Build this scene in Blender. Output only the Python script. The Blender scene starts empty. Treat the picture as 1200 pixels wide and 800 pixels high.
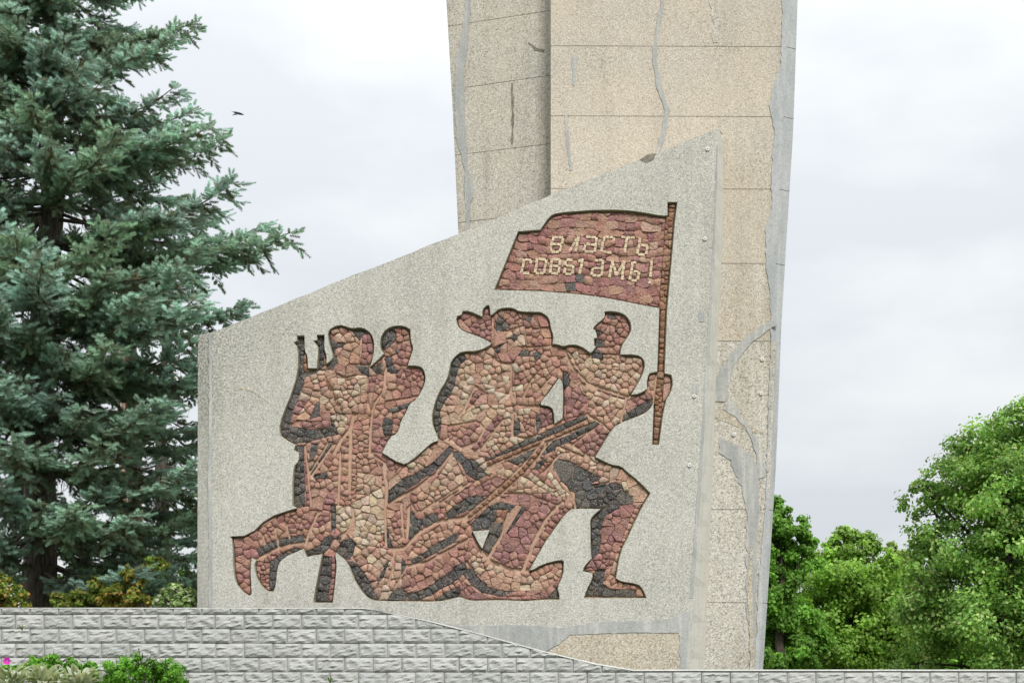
import bpy, bmesh, math, random
import numpy as np
from mathutils import Vector, Matrix, Euler
from mathutils.geometry import tessellate_polygon
random.seed(7); rng = np.random.default_rng(7)
scene = bpy.context.scene
COL = scene.collection
R = math.radians

# ------------------------------------------------------------------ camera
F, HZ, EYE = 1903.0, 870.0, 1.6          # focal length in photo pixels, horizon row, eye height
cam_d = bpy.data.cameras.new('camera'); cam = bpy.data.objects.new('camera', cam_d); COL.objects.link(cam)
cam.location = (0, 0, EYE); cam.rotation_euler = (R(90), 0, 0)
cam_d.sensor_width = 36; cam_d.lens = F/1200*36; cam_d.shift_y = (HZ-400)/1200
cam_d.clip_start = .1; cam_d.clip_end = 3000
scene.camera = cam
def P(px, py, Y): return Vector(((px-600)/F*Y, Y, EYE+(HZ-py)/F*Y))

# ------------------------------------------------------------------ sky, sun, exposure
SUN = Vector((.22, -.68, .80)).normalized()
W = bpy.data.worlds.new('World'); scene.world = W; W.use_nodes = True
nt = W.node_tree; nt.nodes.clear()
def nd(nt, t, **k):
    n = nt.nodes.new(t)
    for a, v in k.items():
        if a.startswith('i_'): n.inputs[a[2:].replace('_', ' ')].default_value = v
        else: setattr(n, a, v)
    return n
sk = nd(nt, 'ShaderNodeTexSky', sky_type='NISHITA', sun_disc=False)
sk.sun_elevation = math.asin(SUN.z); sk.sun_rotation = math.atan2(SUN.x, SUN.y)
tc = nd(nt, 'ShaderNodeTexCoord'); mp = nd(nt, 'ShaderNodeMapping'); mp.inputs['Scale'].default_value = (1, 1, 2.2)
mp.inputs['Location'].default_value = (.35, .1, .2)
nz = nd(nt, 'ShaderNodeTexNoise', i_Scale=3.6, i_Detail=5.0, i_Roughness=.5)
rp = nd(nt, 'ShaderNodeValToRGB')
rp.color_ramp.elements[0].position = .40; rp.color_ramp.elements[0].color = (.78, .81, .845, 1)
rp.color_ramp.elements[1].position = .60; rp.color_ramp.elements[1].color = (.98, 1, 1, 1)
sx = nd(nt, 'ShaderNodeSeparateXYZ')
m1 = nd(nt, 'ShaderNodeMath', operation='MAXIMUM'); m1.inputs[1].default_value = 0
m2 = nd(nt, 'ShaderNodeMath', operation='MULTIPLY_ADD'); m2.inputs[1].default_value = 4.5; m2.inputs[2].default_value = 3.15
vs = nd(nt, 'ShaderNodeVectorMath', operation='SCALE')
mx = nd(nt, 'ShaderNodeMixRGB'); mx.inputs[0].default_value = .95
bg = nd(nt, 'ShaderNodeBackground'); bg.inputs[1].default_value = .1
out = nd(nt, 'ShaderNodeOutputWorld'); L = nt.links.new
L(tc.outputs['Generated'], mp.inputs[0]); L(mp.outputs[0], nz.inputs['Vector']); L(nz.outputs['Fac'], rp.inputs[0])
L(tc.outputs['Generated'], sx.inputs[0]); L(sx.outputs['Z'], m1.inputs[0]); L(m1.outputs[0], m2.inputs[0])
L(rp.outputs[0], vs.inputs[0]); L(m2.outputs[0], vs.inputs['Scale'])
L(sk.outputs[0], mx.inputs[1]); L(vs.outputs[0], mx.inputs[2]); L(mx.outputs[0], bg.inputs[0]); L(bg.outputs[0], out.inputs[0])
sd = bpy.data.lights.new('sun', 'SUN'); sd.energy = 1.5; sd.angle = R(14); sd.color = (1, .975, .935)
so = bpy.data.objects.new('sun', sd); COL.objects.link(so); so.rotation_euler = SUN.to_track_quat('Z', 'Y').to_euler(); so.location = (0, 0, 60)
scene.view_settings.view_transform = 'Standard'; scene.view_settings.look = 'None'
scene.view_settings.exposure = 1.22; scene.view_settings.gamma = 1

# ------------------------------------------------------------------ helpers
def tag(o, label=None, cat=None, group=None, kind=None):
    for k, v in (('label', label), ('category', cat), ('group', group), ('kind', kind)):
        if v: o[k] = v
    return o
WLOC = {}
def wloc(o): return WLOC.get(o.name, Vector((0, 0, 0))) if o else Vector((0, 0, 0))
def empty(name, loc):
    o = bpy.data.objects.new(name, None); COL.objects.link(o); o.location = loc; o.empty_display_size = .3
    WLOC[o.name] = Vector(loc); return o
def link(name, me, mat, parent=None):
    """a mesh whose vertices are already relative to its parent"""
    o = bpy.data.objects.new(name, me); COL.objects.link(o)
    if mat and not me.materials: me.materials.append(mat)
    if parent: o.parent = parent
    WLOC[o.name] = wloc(parent).copy()
    return o
def np_mesh(name, V, Fs, col=None, smooth=False):
    """Fs: list of int arrays (n,k)"""
    me = bpy.data.meshes.new(name); V = np.asarray(V, np.float32)
    if not isinstance(Fs, (list, tuple)): Fs = [Fs]
    Fs = [np.asarray(f, np.int32) for f in Fs if len(f)]
    me.vertices.add(len(V)); me.vertices.foreach_set('co', V.ravel())
    lv = np.concatenate([f.ravel() for f in Fs]); me.loops.add(len(lv)); me.loops.foreach_set('vertex_index', lv)
    tot = np.concatenate([np.full(len(f), f.shape[1]) for f in Fs]); st = np.concatenate([[0], np.cumsum(tot)[:-1]])
    me.polygons.add(len(tot)); me.polygons.foreach_set('loop_start', st.astype(np.int32))
    if smooth: me.polygons.foreach_set('use_smooth', np.ones(len(tot), bool))
    if col is not None:
        a = me.attributes.new('Col', 'FLOAT_COLOR', 'POINT'); c = np.ones((len(V), 4), np.float32); c[:, :3] = col; a.data.foreach_set('color', c.ravel())
    me.update(calc_edges=True)
    return me
def pobj(name, V, faces, mat, parent=None, col=None, smooth=False):
    """V in world coordinates, python faces"""
    off = wloc(parent)
    me = bpy.data.meshes.new(name)
    me.from_pydata([tuple(Vector(v)-off) for v in V], [], faces)
    if col is not None:
        a = me.attributes.new('Col', 'FLOAT_COLOR', 'POINT')
        for i in range(len(V)): a.data[i].color = (*col, 1)
    if smooth:
        for p in me.polygons: p.use_smooth = True
    me.update()
    return link(name, me, mat, parent)
def merge(parts):
    Vs, Fs, n = [], {}, 0
    for V, fl in parts:
        Vs.append(V)
        for f in fl: Fs.setdefault(f.shape[1], []).append(f+n)
        n += len(V)
    return np.concatenate(Vs), [np.concatenate(v) for v in Fs.values()]
def tube(pts, rad, n=6):
    pts = np.asarray(pts, float); rad = np.asarray(rad, float); m = len(pts)
    d = np.gradient(pts, axis=0); d /= np.linalg.norm(d, axis=1)[:, None]+1e-9
    up = np.where(np.abs(d[:, 2:3]) > .9, [[1., 0, 0]], [[0, 0, 1.]])
    u = np.cross(up, d); u /= np.linalg.norm(u, axis=1)[:, None]+1e-9; v = np.cross(d, u)
    a = np.linspace(0, 2*np.pi, n, endpoint=False)
    V = pts[:, None]+rad[:, None, None]*(np.cos(a)[None, :, None]*u[:, None]+np.sin(a)[None, :, None]*v[:, None])
    i = np.arange(m-1)[:, None]*n; j = np.arange(n)[None]; k = (j+1) % n
    Q = np.stack([i+j, i+k, i+n+k, i+n+j], -1).reshape(-1, 4)
    return V.reshape(-1, 3), [Q]

# ------------------------------------------------------------------ materials
def new_mat(name, rough=.85, spec=.25):
    m = bpy.data.materials.new(name); m.use_nodes = True; t = m.node_tree
    b = t.nodes['Principled BSDF']; b.inputs['Roughness'].default_value = rough
    b.inputs['Specular IOR Level'].default_value = spec
    return m, t, b
def ramp(t, src, stops):
    r = t.nodes.new('ShaderNodeValToRGB'); e = r.color_ramp.elements
    while len(e) < len(stops): e.new(.5)
    for x, (p, c) in zip(e, stops): x.position = p; x.color = (*c, 1) if len(c) == 3 else c
    t.links.new(src, r.inputs[0]); return r.outputs[0]
def mixc(t, fac, a, b, mode='MIX'):
    m = t.nodes.new('ShaderNodeMixRGB'); m.blend_type = mode
    for i, x in ((0, fac), (1, a), (2, b)):
        if hasattr(x, 'is_linked'): t.links.new(x, m.inputs[i])
        else: m.inputs[i].default_value = x if i == 0 else (*x, 1)
    return m.outputs[0]
def noise(t, vec, scale, detail=3, rough=.55):
    n = t.nodes.new('ShaderNodeTexNoise'); n.inputs['Scale'].default_value = scale; n.inputs['Detail'].default_value = detail
    n.inputs['Roughness'].default_value = rough; t.links.new(vec, n.inputs['Vector']); return n.outputs['Fac']
def pos(t): return t.nodes.new('ShaderNodeNewGeometry').outputs['Position']
def stretch(t, vec, s):
    m = t.nodes.new('ShaderNodeMapping'); m.inputs['Scale'].default_value = s; t.links.new(vec, m.inputs[0]); return m.outputs[0]
def bump(t, b, h, strength, dist):
    n = t.nodes.new('ShaderNodeBump'); n.inputs['Strength'].default_value = strength; n.inputs['Distance'].default_value = dist
    t.links.new(h, n.inputs['Height']); t.links.new(n.outputs[0], b.inputs['Normal'])
def W1(v): return (v, v, v)
def aggregate(name, c1, c2, dark, light, peb=48, stain=(.5, .5, .5), streak=.35, corner=False):
    """exposed aggregate concrete: two-tone field, pebbles dark and light, water streaks and blotches"""
    m, t, b = new_mat(name, .92, .15); p = pos(t)
    base = mixc(t, ramp(t, noise(t, p, 1.1, 5), [(.36, W1(0)), (.64, W1(1))]), c1, c2)
    v = t.nodes.new('ShaderNodeTexVoronoi'); v.inputs['Scale'].default_value = peb; t.links.new(p, v.inputs['Vector'])
    sp = t.nodes.new('ShaderNodeSeparateColor'); t.links.new(v.outputs['Color'], sp.inputs[0])
    base = mixc(t, ramp(t, sp.outputs[0], [(.74, W1(0)), (.84, W1(.85))]), base, dark)
    base = mixc(t, ramp(t, sp.outputs[1], [(.68, W1(0)), (.80, W1(.8))]), base, light)
    base = mixc(t, ramp(t, noise(t, p, 75, 2), [(.32, W1(.42)), (.56, W1(0))]), base, tuple(x*.45 for x in c1))
    st = ramp(t, noise(t, stretch(t, p, (2.6, 2.6, .28)), 1.0, 5, .6), [(.50, W1(0)), (.74, W1(streak))])
    base = mixc(t, st, base, stain, 'MULTIPLY')
    # lichen specks gather in patches
    lk = mixc(t, 1.0, ramp(t, noise(t, p, .8, 3), [(.5, W1(0)), (.7, W1(1))]), ramp(t, noise(t, p, 26, 3), [(.5, W1(0)), (.68, W1(.75))]), 'MULTIPLY')
    base = mixc(t, lk, base, (.17, .165, .14))
    if corner:
        xyz = t.nodes.new('ShaderNodeSeparateXYZ'); t.links.new(p, xyz.inputs[0])
        mr = t.nodes.new('ShaderNodeMapRange'); mr.inputs['From Min'].default_value = -3.2; mr.inputs['From Max'].default_value = -4.7; t.links.new(xyz.outputs[0], mr.inputs[0])
        mz = t.nodes.new('ShaderNodeMapRange'); mz.inputs['From Min'].default_value = 5.6; mz.inputs['From Max'].default_value = 7.6; t.links.new(xyz.outputs[2], mz.inputs[0])
        lc = mixc(t, 1., mixc(t, 1., mr.outputs[0], mz.outputs[0], 'MULTIPLY'), ramp(t, noise(t, p, 34, 3), [(.44, W1(0)), (.6, W1(.9))]), 'MULTIPLY')
        base = mixc(t, lc, base, (.15, .15, .125))
    t.links.new(base, b.inputs['Base Color'])
    h = mixc(t, .5, v.outputs['Distance'], noise(t, p, 60, 3))
    bump(t, b, h, .55, .012); return m
M_panel = aggregate('grey_aggregate', (.435, .425, .385), (.48, .47, .425), (.31, .30, .265), (.62, .60, .545), 64, (.62, .61, .57), .45, True)
M_beige = aggregate('beige_aggregate', (.525, .46, .365), (.475, .435, .37), (.35, .31, .25), (.65, .59, .505), 68, (.72, .72, .72), .5)
M_greyb = aggregate('weathered_beige_aggregate', (.49, .45, .375), (.45, .43, .38), (.27, .25, .21), (.64, .60, .53), 64, (.56, .56, .56), .7)
M_mid = aggregate('worn_beige_aggregate', (.50, .44, .35), (.48, .455, .405), (.30, .27, .22), (.66, .61, .54), 60, (.66, .6, .52), .7)
M_pale = aggregate('pale_grey_aggregate', (.47, .45, .40), (.50, .47, .41), (.26, .245, .215), (.68, .66, .60), 48, (.66, .6, .5), .7)
M_brown = aggregate('coarse_brown_aggregate', (.45, .405, .325), (.48, .42, .32), (.29, .25, .19), (.63, .59, .52), 50)
def cement(name, c1, c2, streak=.5):
    m, t, b = new_mat(name, .85, .25); p = pos(t)
    c = mixc(t, ramp(t, noise(t, stretch(t, p, (2, 2, .8)), 2.2, 6, .6), [(.35, W1(0)), (.65, W1(1))]), c1, c2)
    c = mixc(t, ramp(t, noise(t, stretch(t, p, (9, 9, .5)), 1.5, 4), [(.5, W1(0)), (.72, W1(streak))]), c, (.62, .60, .55))
    c = mixc(t, ramp(t, noise(t, p, 40, 3), [(.3, W1(.35)), (.55, W1(0))]), c, tuple(x*.5 for x in c1))
    t.links.new(c, b.inputs['Base Color']); bump(t, b, noise(t, p, 14, 5), .35, .02); return m
M_cement = cement('grey_cement', (.30, .31, .305), (.40, .40, .38), .5)
M_edge = cement('blue_grey_cement', (.34, .355, .36), (.43, .44, .44), .35)
M_strip = cement('pale_cement', (.60, .575, .51), (.70, .675, .61), .4)
M_reveal = cement('mossy_cement', (.26, .235, .15), (.36, .33, .24), .15)
M_mortar = cement('pink_mortar', (.41, .265, .185), (.48, .325, .24), .1)
def stone_mat():
    m, t, b = new_mat('mosaic_stone', .72, .3); p = pos(t)
    a = t.nodes.new('ShaderNodeAttribute'); a.attribute_name = 'Col'
    c = mixc(t, ramp(t, noise(t, p, 26, 5, .65), [(.3, W1(.7)), (.55, W1(0))]), a.outputs['Color'], mixc(t, 1.0, a.outputs['Color'], (.52, .42, .42), 'MULTIPLY'))
    c = mixc(t, ramp(t, noise(t, p, 55, 3, .6), [(.48, W1(0)), (.66, W1(.65))]), c, mixc(t, .5, a.outputs['Color'], (.72, .55, .45)))
    t.links.new(c, b.inputs['Base Color']); bump(t, b, noise(t, p, 24, 6, .7), 1.0, .05); return m
M_stone = stone_mat()
def block_mat():
    m, t, b = new_mat('split_face_block', .9, .2); p = pos(t)
    oi = t.nodes.new('ShaderNodeObjectInfo')
    c = mixc(t, oi.outputs['Random'], (.37, .38, .37), (.46, .465, .45))
    c = mixc(t, ramp(t, noise(t, p, 2.2, 5), [(.45, W1(0)), (.72, W1(.35))]), c, (.42, .40, .36))
    c = mixc(t, ramp(t, noise(t, stretch(t, p, (5, 5, 1)), 2.0, 5), [(.5, W1(0)), (.75, W1(.45))]), c, (.33, .34, .32))
    c = mixc(t, ramp(t, noise(t, p, 80, 3), [(.35, W1(.3)), (.55, W1(0))]), c, (.2, .2, .19))
    t.links.new(c, b.inputs['Base Color']); bump(t, b, noise(t, p, 45, 4), .4, .012); return m
M_block = block_mat()
def flat_mat(name, c1, c2, scale=6, rough=.9):
    m, t, b = new_mat(name, rough, .2); p = pos(t)
    t.links.new(mixc(t, ramp(t, noise(t, p, scale, 5), [(.35, W1(0)), (.65, W1(1))]), c1, c2), b.inputs['Base Color'])
    bump(t, b, noise(t, p, scale*3, 4), .5, .03); return m
M_joint = flat_mat('block_mortar', (.27, .275, .265), (.36, .36, .34), 12)
M_coping = flat_mat('coping_cement', (.50, .51, .49), (.62, .62, .59), 8)
def bark_mat(name, c1, c2):
    m, t, b = new_mat(name, .95, .1); p = pos(t)
    n = noise(t, stretch(t, p, (9, 9, 2.2)), 2.4, 6, .65)
    t.links.new(mixc(t, ramp(t, n, [(.35, W1(0)), (.62, W1(1))]), c1, c2), b.inputs['Base Color']); bump(t, b, n, .9, .05); return m
M_bark = bark_mat('spruce_bark', (.06, .05, .042), (.19, .165, .14))
M_pine = bark_mat('pine_bark', (.23, .14, .09), (.42, .31, .24))
M_dbark = bark_mat('dark_bark', (.04, .033, .026), (.11, .09, .075))
def leaf_mat(name, trans=.3, rough=.55, spec=.3, tc=(1., 1., .6)):
    m, t, b = new_mat(name, rough, spec); p = pos(t)
    a = t.nodes.new('ShaderNodeAttribute'); a.attribute_name = 'Col'
    c = mixc(t, ramp(t, noise(t, p, 9, 2), [(.35, W1(.4)), (.6, W1(0))]), a.outputs['Color'], mixc(t, 1., a.outputs['Color'], (.72, .75, .8), 'MULTIPLY'))
    t.links.new(c, b.inputs['Base Color'])
    tr = t.nodes.new('ShaderNodeBsdfTranslucent'); t.links.new(mixc(t, 1., c, tc, 'MULTIPLY'), tr.inputs[0])
    ms = t.nodes.new('ShaderNodeMixShader'); ms.inputs[0].default_value = trans
    o = t.nodes['Material Output']; t.links.new(b.outputs[0], ms.inputs[1]); t.links.new(tr.outputs[0], ms.inputs[2]); t.links.new(ms.outputs[0], o.inputs[0])
    return m
M_needle = leaf_mat('spruce_needles', .42, .6, .3, (1, 1, .95)); M_leaf = leaf_mat('leaves', .48)

# ------------------------------------------------------------------ ground
def smooth(a, b, x): t = np.clip((x-a)/(b-a), 0, 1); return t*t*(3-2*t)
xs = np.array([-900, -300, -120, -60, -30]+list(np.linspace(-20, 20, 41))+[30, 60, 120, 300, 900], float)
ys = np.array([-600, -200, -60, -20, -5]+list(np.linspace(0, 30, 61))+[36, 45, 60, 90, 150, 300, 800, 2000], float)
gx, gy = np.meshgrid(xs, ys)
gz = 2.12*smooth(13, 20, gy)+.4*smooth(22.9, 23.0, gy)+.02*np.sin(gx*1.7)*np.sin(gy*1.3)
V = np.stack([gx, gy, gz], -1).reshape(-1, 3); nx = len(xs)
ii = (np.arange(len(ys)-1)[:, None]*nx+np.arange(nx-1)[None]).ravel()
g = link('ground', np_mesh('ground', V, np.stack([ii, ii+1, ii+nx+1, ii+nx], 1), smooth=True), flat_mat('grass_soil', (.05, .075, .025), (.10, .10, .05), 3))
tag(g, kind='structure')

# ------------------------------------------------------------------ block retaining wall
YW = 22.7; SC = F/YW
wall = empty('block_wall', P(600, 880, YW))
tag(wall, 'long grey split faced block wall with top edge stepping down in a slope to the right', 'wall')
prof = [(-200, 711.5), (425, 711.5), (440, 713.5), (500, 726), (560, 741), (640, 763), (700, 777), (742, 784), (1500, 784)]
def top_at(x):
    for (x0, y0), (x1, y1) in zip(prof, prof[1:]):
        if x0 <= x <= x1: return y0+(y1-y0)*(x-x0)/(x1-x0)
    return prof[-1][1]
BW, BH, PITCH, ROW = .386, .189, 33.5, 16.85
def block_bm(seed):
    """split-face block: pitched margin, two or three broken facets in the middle"""
    r = np.random.default_rng(seed); nxx, nyy = 13, 8; bm = bmesh.new(); gr = []
    H = r.normal(0, 1, (nyy, nxx)); H = (H+np.roll(H, 1, 1)+np.roll(H, -1, 1)*.8)/1.7                 # ridges run along the block
    ang = r.uniform(.4, 1.1); q = r.uniform(0, 6)
    for j in range(nyy):
        row = []
        for i in range(nxx):
            u, v = i/(nxx-1), j/(nyy-1)
            e = min(min(u, 1-u)*BW, min(v, 1-v)*BH)
            k = min(1, e/.026)**.7
            d = k*(.018+.005*math.sin(u*11*ang+q+v*7)+.0068*H[j, i])
            inner = 0 < i < nxx-1 and 0 < j < nyy-1
            jx, jz = (r.uniform(-.011, .011), r.uniform(-.009, .009)) if inner else (0, 0)
            row.append(bm.verts.new(((u-.5)*BW+jx, -d, (v-.5)*BH+jz)))
        gr.append(row)
    for j in range(nyy-1):
        for i in range(nxx-1): bm.faces.new((gr[j][i], gr[j][i+1], gr[j+1][i+1], gr[j+1][i]))
    rim = [gr[0][i] for i in range(nxx)]+[gr[j][nxx-1] for j in range(1, nyy)]+[gr[nyy-1][i] for i in range(nxx-2, -1, -1)]+[gr[j][0] for j in range(nyy-2, 0, -1)]
    back = [bm.verts.new((v.co.x, .05, v.co.z)) for v in rim]
    for a in range(len(rim)):
        b_ = (a+1) % len(rim); bm.faces.new((rim[b_], rim[a], back[a], back[b_]))
    return bm
protos = []
for s in range(10):
    bm = block_bm(40+s); me = bpy.data.meshes.new('block'); bm.to_mesh(me); me.materials.append(M_block); protos.append(me); bm.free()
rowtop = 719.5-ROW
nrow = 0
for rI in range(8):
    yt = rowtop+rI*ROW; yc = yt+ROW/2
    off = [18, 2, 18.6, 2, 18, 2, 18, 2][(rI+7) % 8] if rI else 2
    for c in range(-3, 40):
        x0 = off+c*PITCH; xc = x0+PITCH/2
        if x0 > 1290 or x0 < -110: continue
        tA = max(top_at(x0), top_at(xc), top_at(x0+PITCH)); tB = min(top_at(x0), top_at(x0+PITCH))
        if tB > yt+ROW-1.5: continue
        loc = P(xc, yc, YW)-wall.location+Vector((random.uniform(-.004, .004), random.uniform(-.010, .008), random.uniform(-.003, .003)))
        flip = random.random() < .0
        me = random.choice(protos)
        if tA > yt+1:                      # cut along the sloping top
            bm = bmesh.new(); bm.from_mesh(me)
            za = (yc-top_at(x0))/SC-.022; zb = (yc-top_at(x0+PITCH))/SC-.022
            nrm = Vector((-(zb-za), 0, PITCH/SC)).normalized()
            bmesh.ops.bisect_plane(bm, geom=bm.verts[:]+bm.edges[:]+bm.faces[:], plane_co=Vector((-PITCH/SC/2, 0, za)), plane_no=nrm, clear_outer=True)
            if len(bm.faces) < 4: bm.free(); continue
            me = bpy.data.meshes.new('block'); bm.to_mesh(me); me.materials.append(M_block); bm.free()
        o = bpy.data.objects.new('block', me); COL.objects.link(o); o.parent = wall; o.location = loc
# backing and coping follow the profile
def prism(poly, y0, y1):
    n = len(poly); V = [P(x, y, YW) for x, y in poly]
    A = [Vector((v.x, y0, v.z)) for v in V]; B = [Vector((v.x, y1, v.z)) for v in V]
    Fc = [tuple(range(n-1, -1, -1)), tuple(range(n, 2*n))]+[(i, (i+1) % n, n+(i+1) % n, n+i) for i in range(n)]
    return A+B, Fc
V, Fc = prism([(x, y+1.2) for x, y in prof]+[(1500, 950), (-200, 950)], YW+.012, YW+.34)
pobj('mortar_backing', V, Fc, M_joint, wall)
cv, cf = [], []
for (x, y) in prof:
    x += 0; hgt = 1.5
    for dy, yy in ((0, YW-.014), (0, YW+.36), (hgt, YW+.36), (hgt, YW-.014)):
        v = P(x, y+dy, YW); cv.append(Vector((v.x, yy+random.uniform(-.004, .004), v.z)))
for i in range(len(prof)-1):
    for k in range(4): a = i*4; cf.append((a+k, a+(k+1) % 4, a+4+(k+1) % 4, a+4+k))
pobj('coping', cv, cf, M_coping, wall)

# ------------------------------------------------------------------ pylon
YP = 26.0
def interp(pts, y):
    for (x0, y0), (x1, y1) in zip(pts, pts[1:]):
        if y0 <= y <= y1: return x0+(x1-x0)*(y-y0)/(y1-y0)
    return pts[0][0] if y < pts[0][1] else pts[-1][0]
RE = [(945, -300), (935, 0), (930, 150), (922, 280), (916, 380), (910, 540), (894, 790), (890, 850)]
pylon = empty('pylon', P(780, 850, YP+.5))
tag(pylon, 'tall beige concrete pylon of two stacked slabs widening upward behind the relief wall', 'monument')
def seg(name, y0l, y0r, y1l, y1r, xl, xr, yfront, thick, mat, cham=0, depth=None):
    """one slab segment between two joints; depth(px) gives the Y of the front face"""
    dep = depth or (lambda x: yfront)
    nC = 7; ring = []
    def edge(fx, ya, yb): return [(fx(ya+(yb-ya)*k/4), ya+(yb-ya)*k/4) for k in range(5)]
    left = edge(xl, y0l, y1l); right = edge(xr, y0r, y1r)
    front = left[::-1]+[(x-cham, y) for x, y in right]      # up the left side, down the right
    Vf = [P(x, y, dep(x)) for x, y in front]; n = len(front)
    Vs = [P(x, y, dep(x)) for x, y in right]; 
    bx = [Vector((v.x+.012, v.y+(.10 if cham else 0), v.z)) for v in Vs]
    V = Vf+bx; fs = [tuple(range(n))]
    for k in range(4): fs.append((n-5+k, n+k, n+k+1, n-5+k+1))
    nb = len(V); outl = Vf[:n-5]+bx
    V += [Vector((v.x, max(q.y for q in Vf)+thick, v.z)) for v in outl]
    idx = list(range(n-5))+list(range(n, n+5))
    for k in range(len(idx)):
        k2 = (k+1) % len(idx); fs.append((idx[k], nb+k, nb+k2, idx[k2]))
    fs.append(tuple(range(nb+len(idx)-1, nb-1, -1)))
    o = pobj(name, V, [tuple(reversed(f)) for f in fs], mat, pylon)
    if cham:
        o.data.materials.append(M_edge)
        for p in o.data.polygons[1:5]: p.material_index = 1
    bm = bmesh.new(); bm.from_mesh(o.data); bmesh.ops.recalc_face_normals(bm, faces=bm.faces[:]); bm.to_mesh(o.data); bm.free()
    return o
G = .6
js = [-300, -110, -28, 54, 136, 221, 308, 399, 596, 705, 850]
for a, b in zip(js, js[1:]):
    o = seg('slab_segment', a+G*.5, a+G*.5+.8, b-G*.5, b-G*.5+.8, lambda y: 645.5, lambda y: interp(RE, y), YP, .9, M_beige if b < 390 else M_mid if b < 500 else M_pale, 13 if b < 560 else 6)
LE = [(508, -300), (523, 0), (530, 120), (537, 270), (545, 420), (560, 850)]
def ldep(x): return YP+.40+(645-x)/120*.52
jl = [(-330, -350), (-125, -146), (-45, -65), (31, 12), (105, 88), (182, 168), (261, 248), (345, 334), (520, 512), (850, 848)]
for (a0, a1), (b0, b1) in zip(jl, jl[1:]):
    seg('wing_segment', a0+G*.5, a1+G*.5, b0-G*.5, b1-G*.5, lambda y: interp(LE, y), lambda y: 648.5, 0, .5, M_greyb, 0, ldep)
# slabs' core behind the joints
def core(name, poly, y0, y1, mat, parent, ref):
    V = [P(x, y, ref) for x, y in poly]; n = len(V)
    A = [Vector((v.x, y0, v.z)) for v in V]; B = [Vector((v.x, y1, v.z)) for v in V]
    return pobj(name, A+B, [tuple(range(n-1, -1, -1)), tuple(range(n, 2*n))]+[(i, (i+1) % n, n+(i+1) % n, n+i) for i in range(n)], mat, parent)
M_dark = flat_mat('joint_dirt_or_hole_shade', (.15, .14, .115), (.24, .22, .18), 9)
core('slab_core', [(650, -298), (925, -298), (880, 848), (650, 848)], YP+.035, YP+.85, M_dark, pylon, YP)
# cement repairs on the slabs: irregular skins with a real edge
def patch(name, poly, yf, mat, parent, rough=1.2, th=.014, seed=0, sub=3, label=None):
    r = random.Random(seed+len(poly)); pts = []
    n = len(poly)
    for i in range(n):
        (x0, y0), (x1, y1) = poly[i], poly[(i+1) % n]
        sb = max(1, min(16, int(math.dist((x0, y0), (x1, y1))/5)))
        for k in range(sb):
            t_ = k/sb; w_ = rough*(.45+.9*abs(math.sin(k*1.7+i)))
            pts.append((x0+(x1-x0)*t_+r.uniform(-w_, w_), y0+(y1-y0)*t_+r.uniform(-w_, w_)*.6))
    dep = yf if callable(yf) else (lambda x: yf)
    Vb = [P(x, y, dep(x)) for x, y in pts]
    cx = sum(p[0] for p in pts)/len(pts)
    Vf = [Vector((v.x, v.y-th, v.z)) for v in Vb]; Vr = [Vector((v.x, v.y+.02, v.z)) for v in Vb]
    tri = tessellate_polygon([[Vector((x, y, 0)) for x, y in pts]]); m_ = len(pts)
    o = pobj(name, Vf+Vr, [tuple(f) for f in tri]+[(i, (i+1) % m_, m_+(i+1) % m_, m_+i) for i in range(m_)], mat, parent)
    bm = bmesh.new(); bm.from_mesh(o.data); bmesh.ops.recalc_face_normals(bm, faces=bm.faces[:]); bm.to_mesh(o.data); bm.free()
    if label: o['label'] = label
    return o
def ribbon(pts, f=.85):
    """(x,y,width) list -> polygon"""
    l, r = [], []
    for i, (x, y, w) in enumerate(pts):
        a = pts[max(i-1, 0)]; b = pts[min(i+1, len(pts)-1)]; dx, dy = b[0]-a[0], b[1]-a[1]; d = math.hypot(dx, dy) or 1
        l.append((x-dy/d*w*f/2, y+dx/d*w*f/2)); r.append((x+dy/d*w*f/2, y-dx/d*w*f/2))
    return l+r[::-1]
patch('cement_patch', ribbon([(777, -120, 6), (777, 0, 5), (769, 40, 5), (767, 70, 6), (774, 108, 7), (782, 130, 6), (777, 160, 6), (770, 182, 3)]), YP, M_cement, pylon, .9)
patch('cement_patch', ribbon([(832, -80, 10), (834, 0, 10), (840, 28, 13), (838, 50, 6)], .7), YP, M_mid, pylon, 1.6, .008)
patch('cement_patch', ribbon([(663, 130, 3), (665, 165, 4), (669, 200, 4)]), YP, M_cement, pylon, .6, .008)
patch('cement_patch', ribbon([(673, 68, 7), (672, 100, 3)]), YP, M_cement, pylon, .9, .008)
strip = [(922, -299), (917, -100), (917, 0), (915, 75), (903, 111), (902, 130), (908, 152), (903, 210), (905, 240), (897, 270), (898, 310), (903, 350), (903, 380), (904, 420), (902, 470), (900, 540), (896, 600), (889, 680), (884, 790), (884, 849)]
patch('cement_patch', strip+[(interp(RE, y)-(12.0 if y < 560 else 5), y) for _, y in strip[::-1]], YP, M_edge, pylon, 1.0, .016)
patch('cement_patch', ribbon([(908, 378, 8), (893, 386, 10), (874, 402, 12), (858, 422, 13), (847, 444, 18), (844, 470, 16)]), YP, M_cement, pylon, 1.3, .014)
patch('cement_patch', ribbon([(852, 474, 18), (866, 488, 7), (880, 508, 5), (889, 530, 8), (893, 560, 8)]), YP, M_cement, pylon, 1.0)
patch('cement_patch', [(843, 512), (860, 520), (876, 530), (890, 545), (888, 640), (886, 700), (888, 780), (880, 780), (874, 690), (876, 600), (868, 570), (856, 540), (842, 530)], YP, M_cement, pylon, 1.8, .012)
patch('aggregate_patch', ribbon([(838, 482, 12), (856, 490, 16), (876, 500, 9), (890, 506, 5)]), YP, M_brown, pylon, 1.2, .006)
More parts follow.
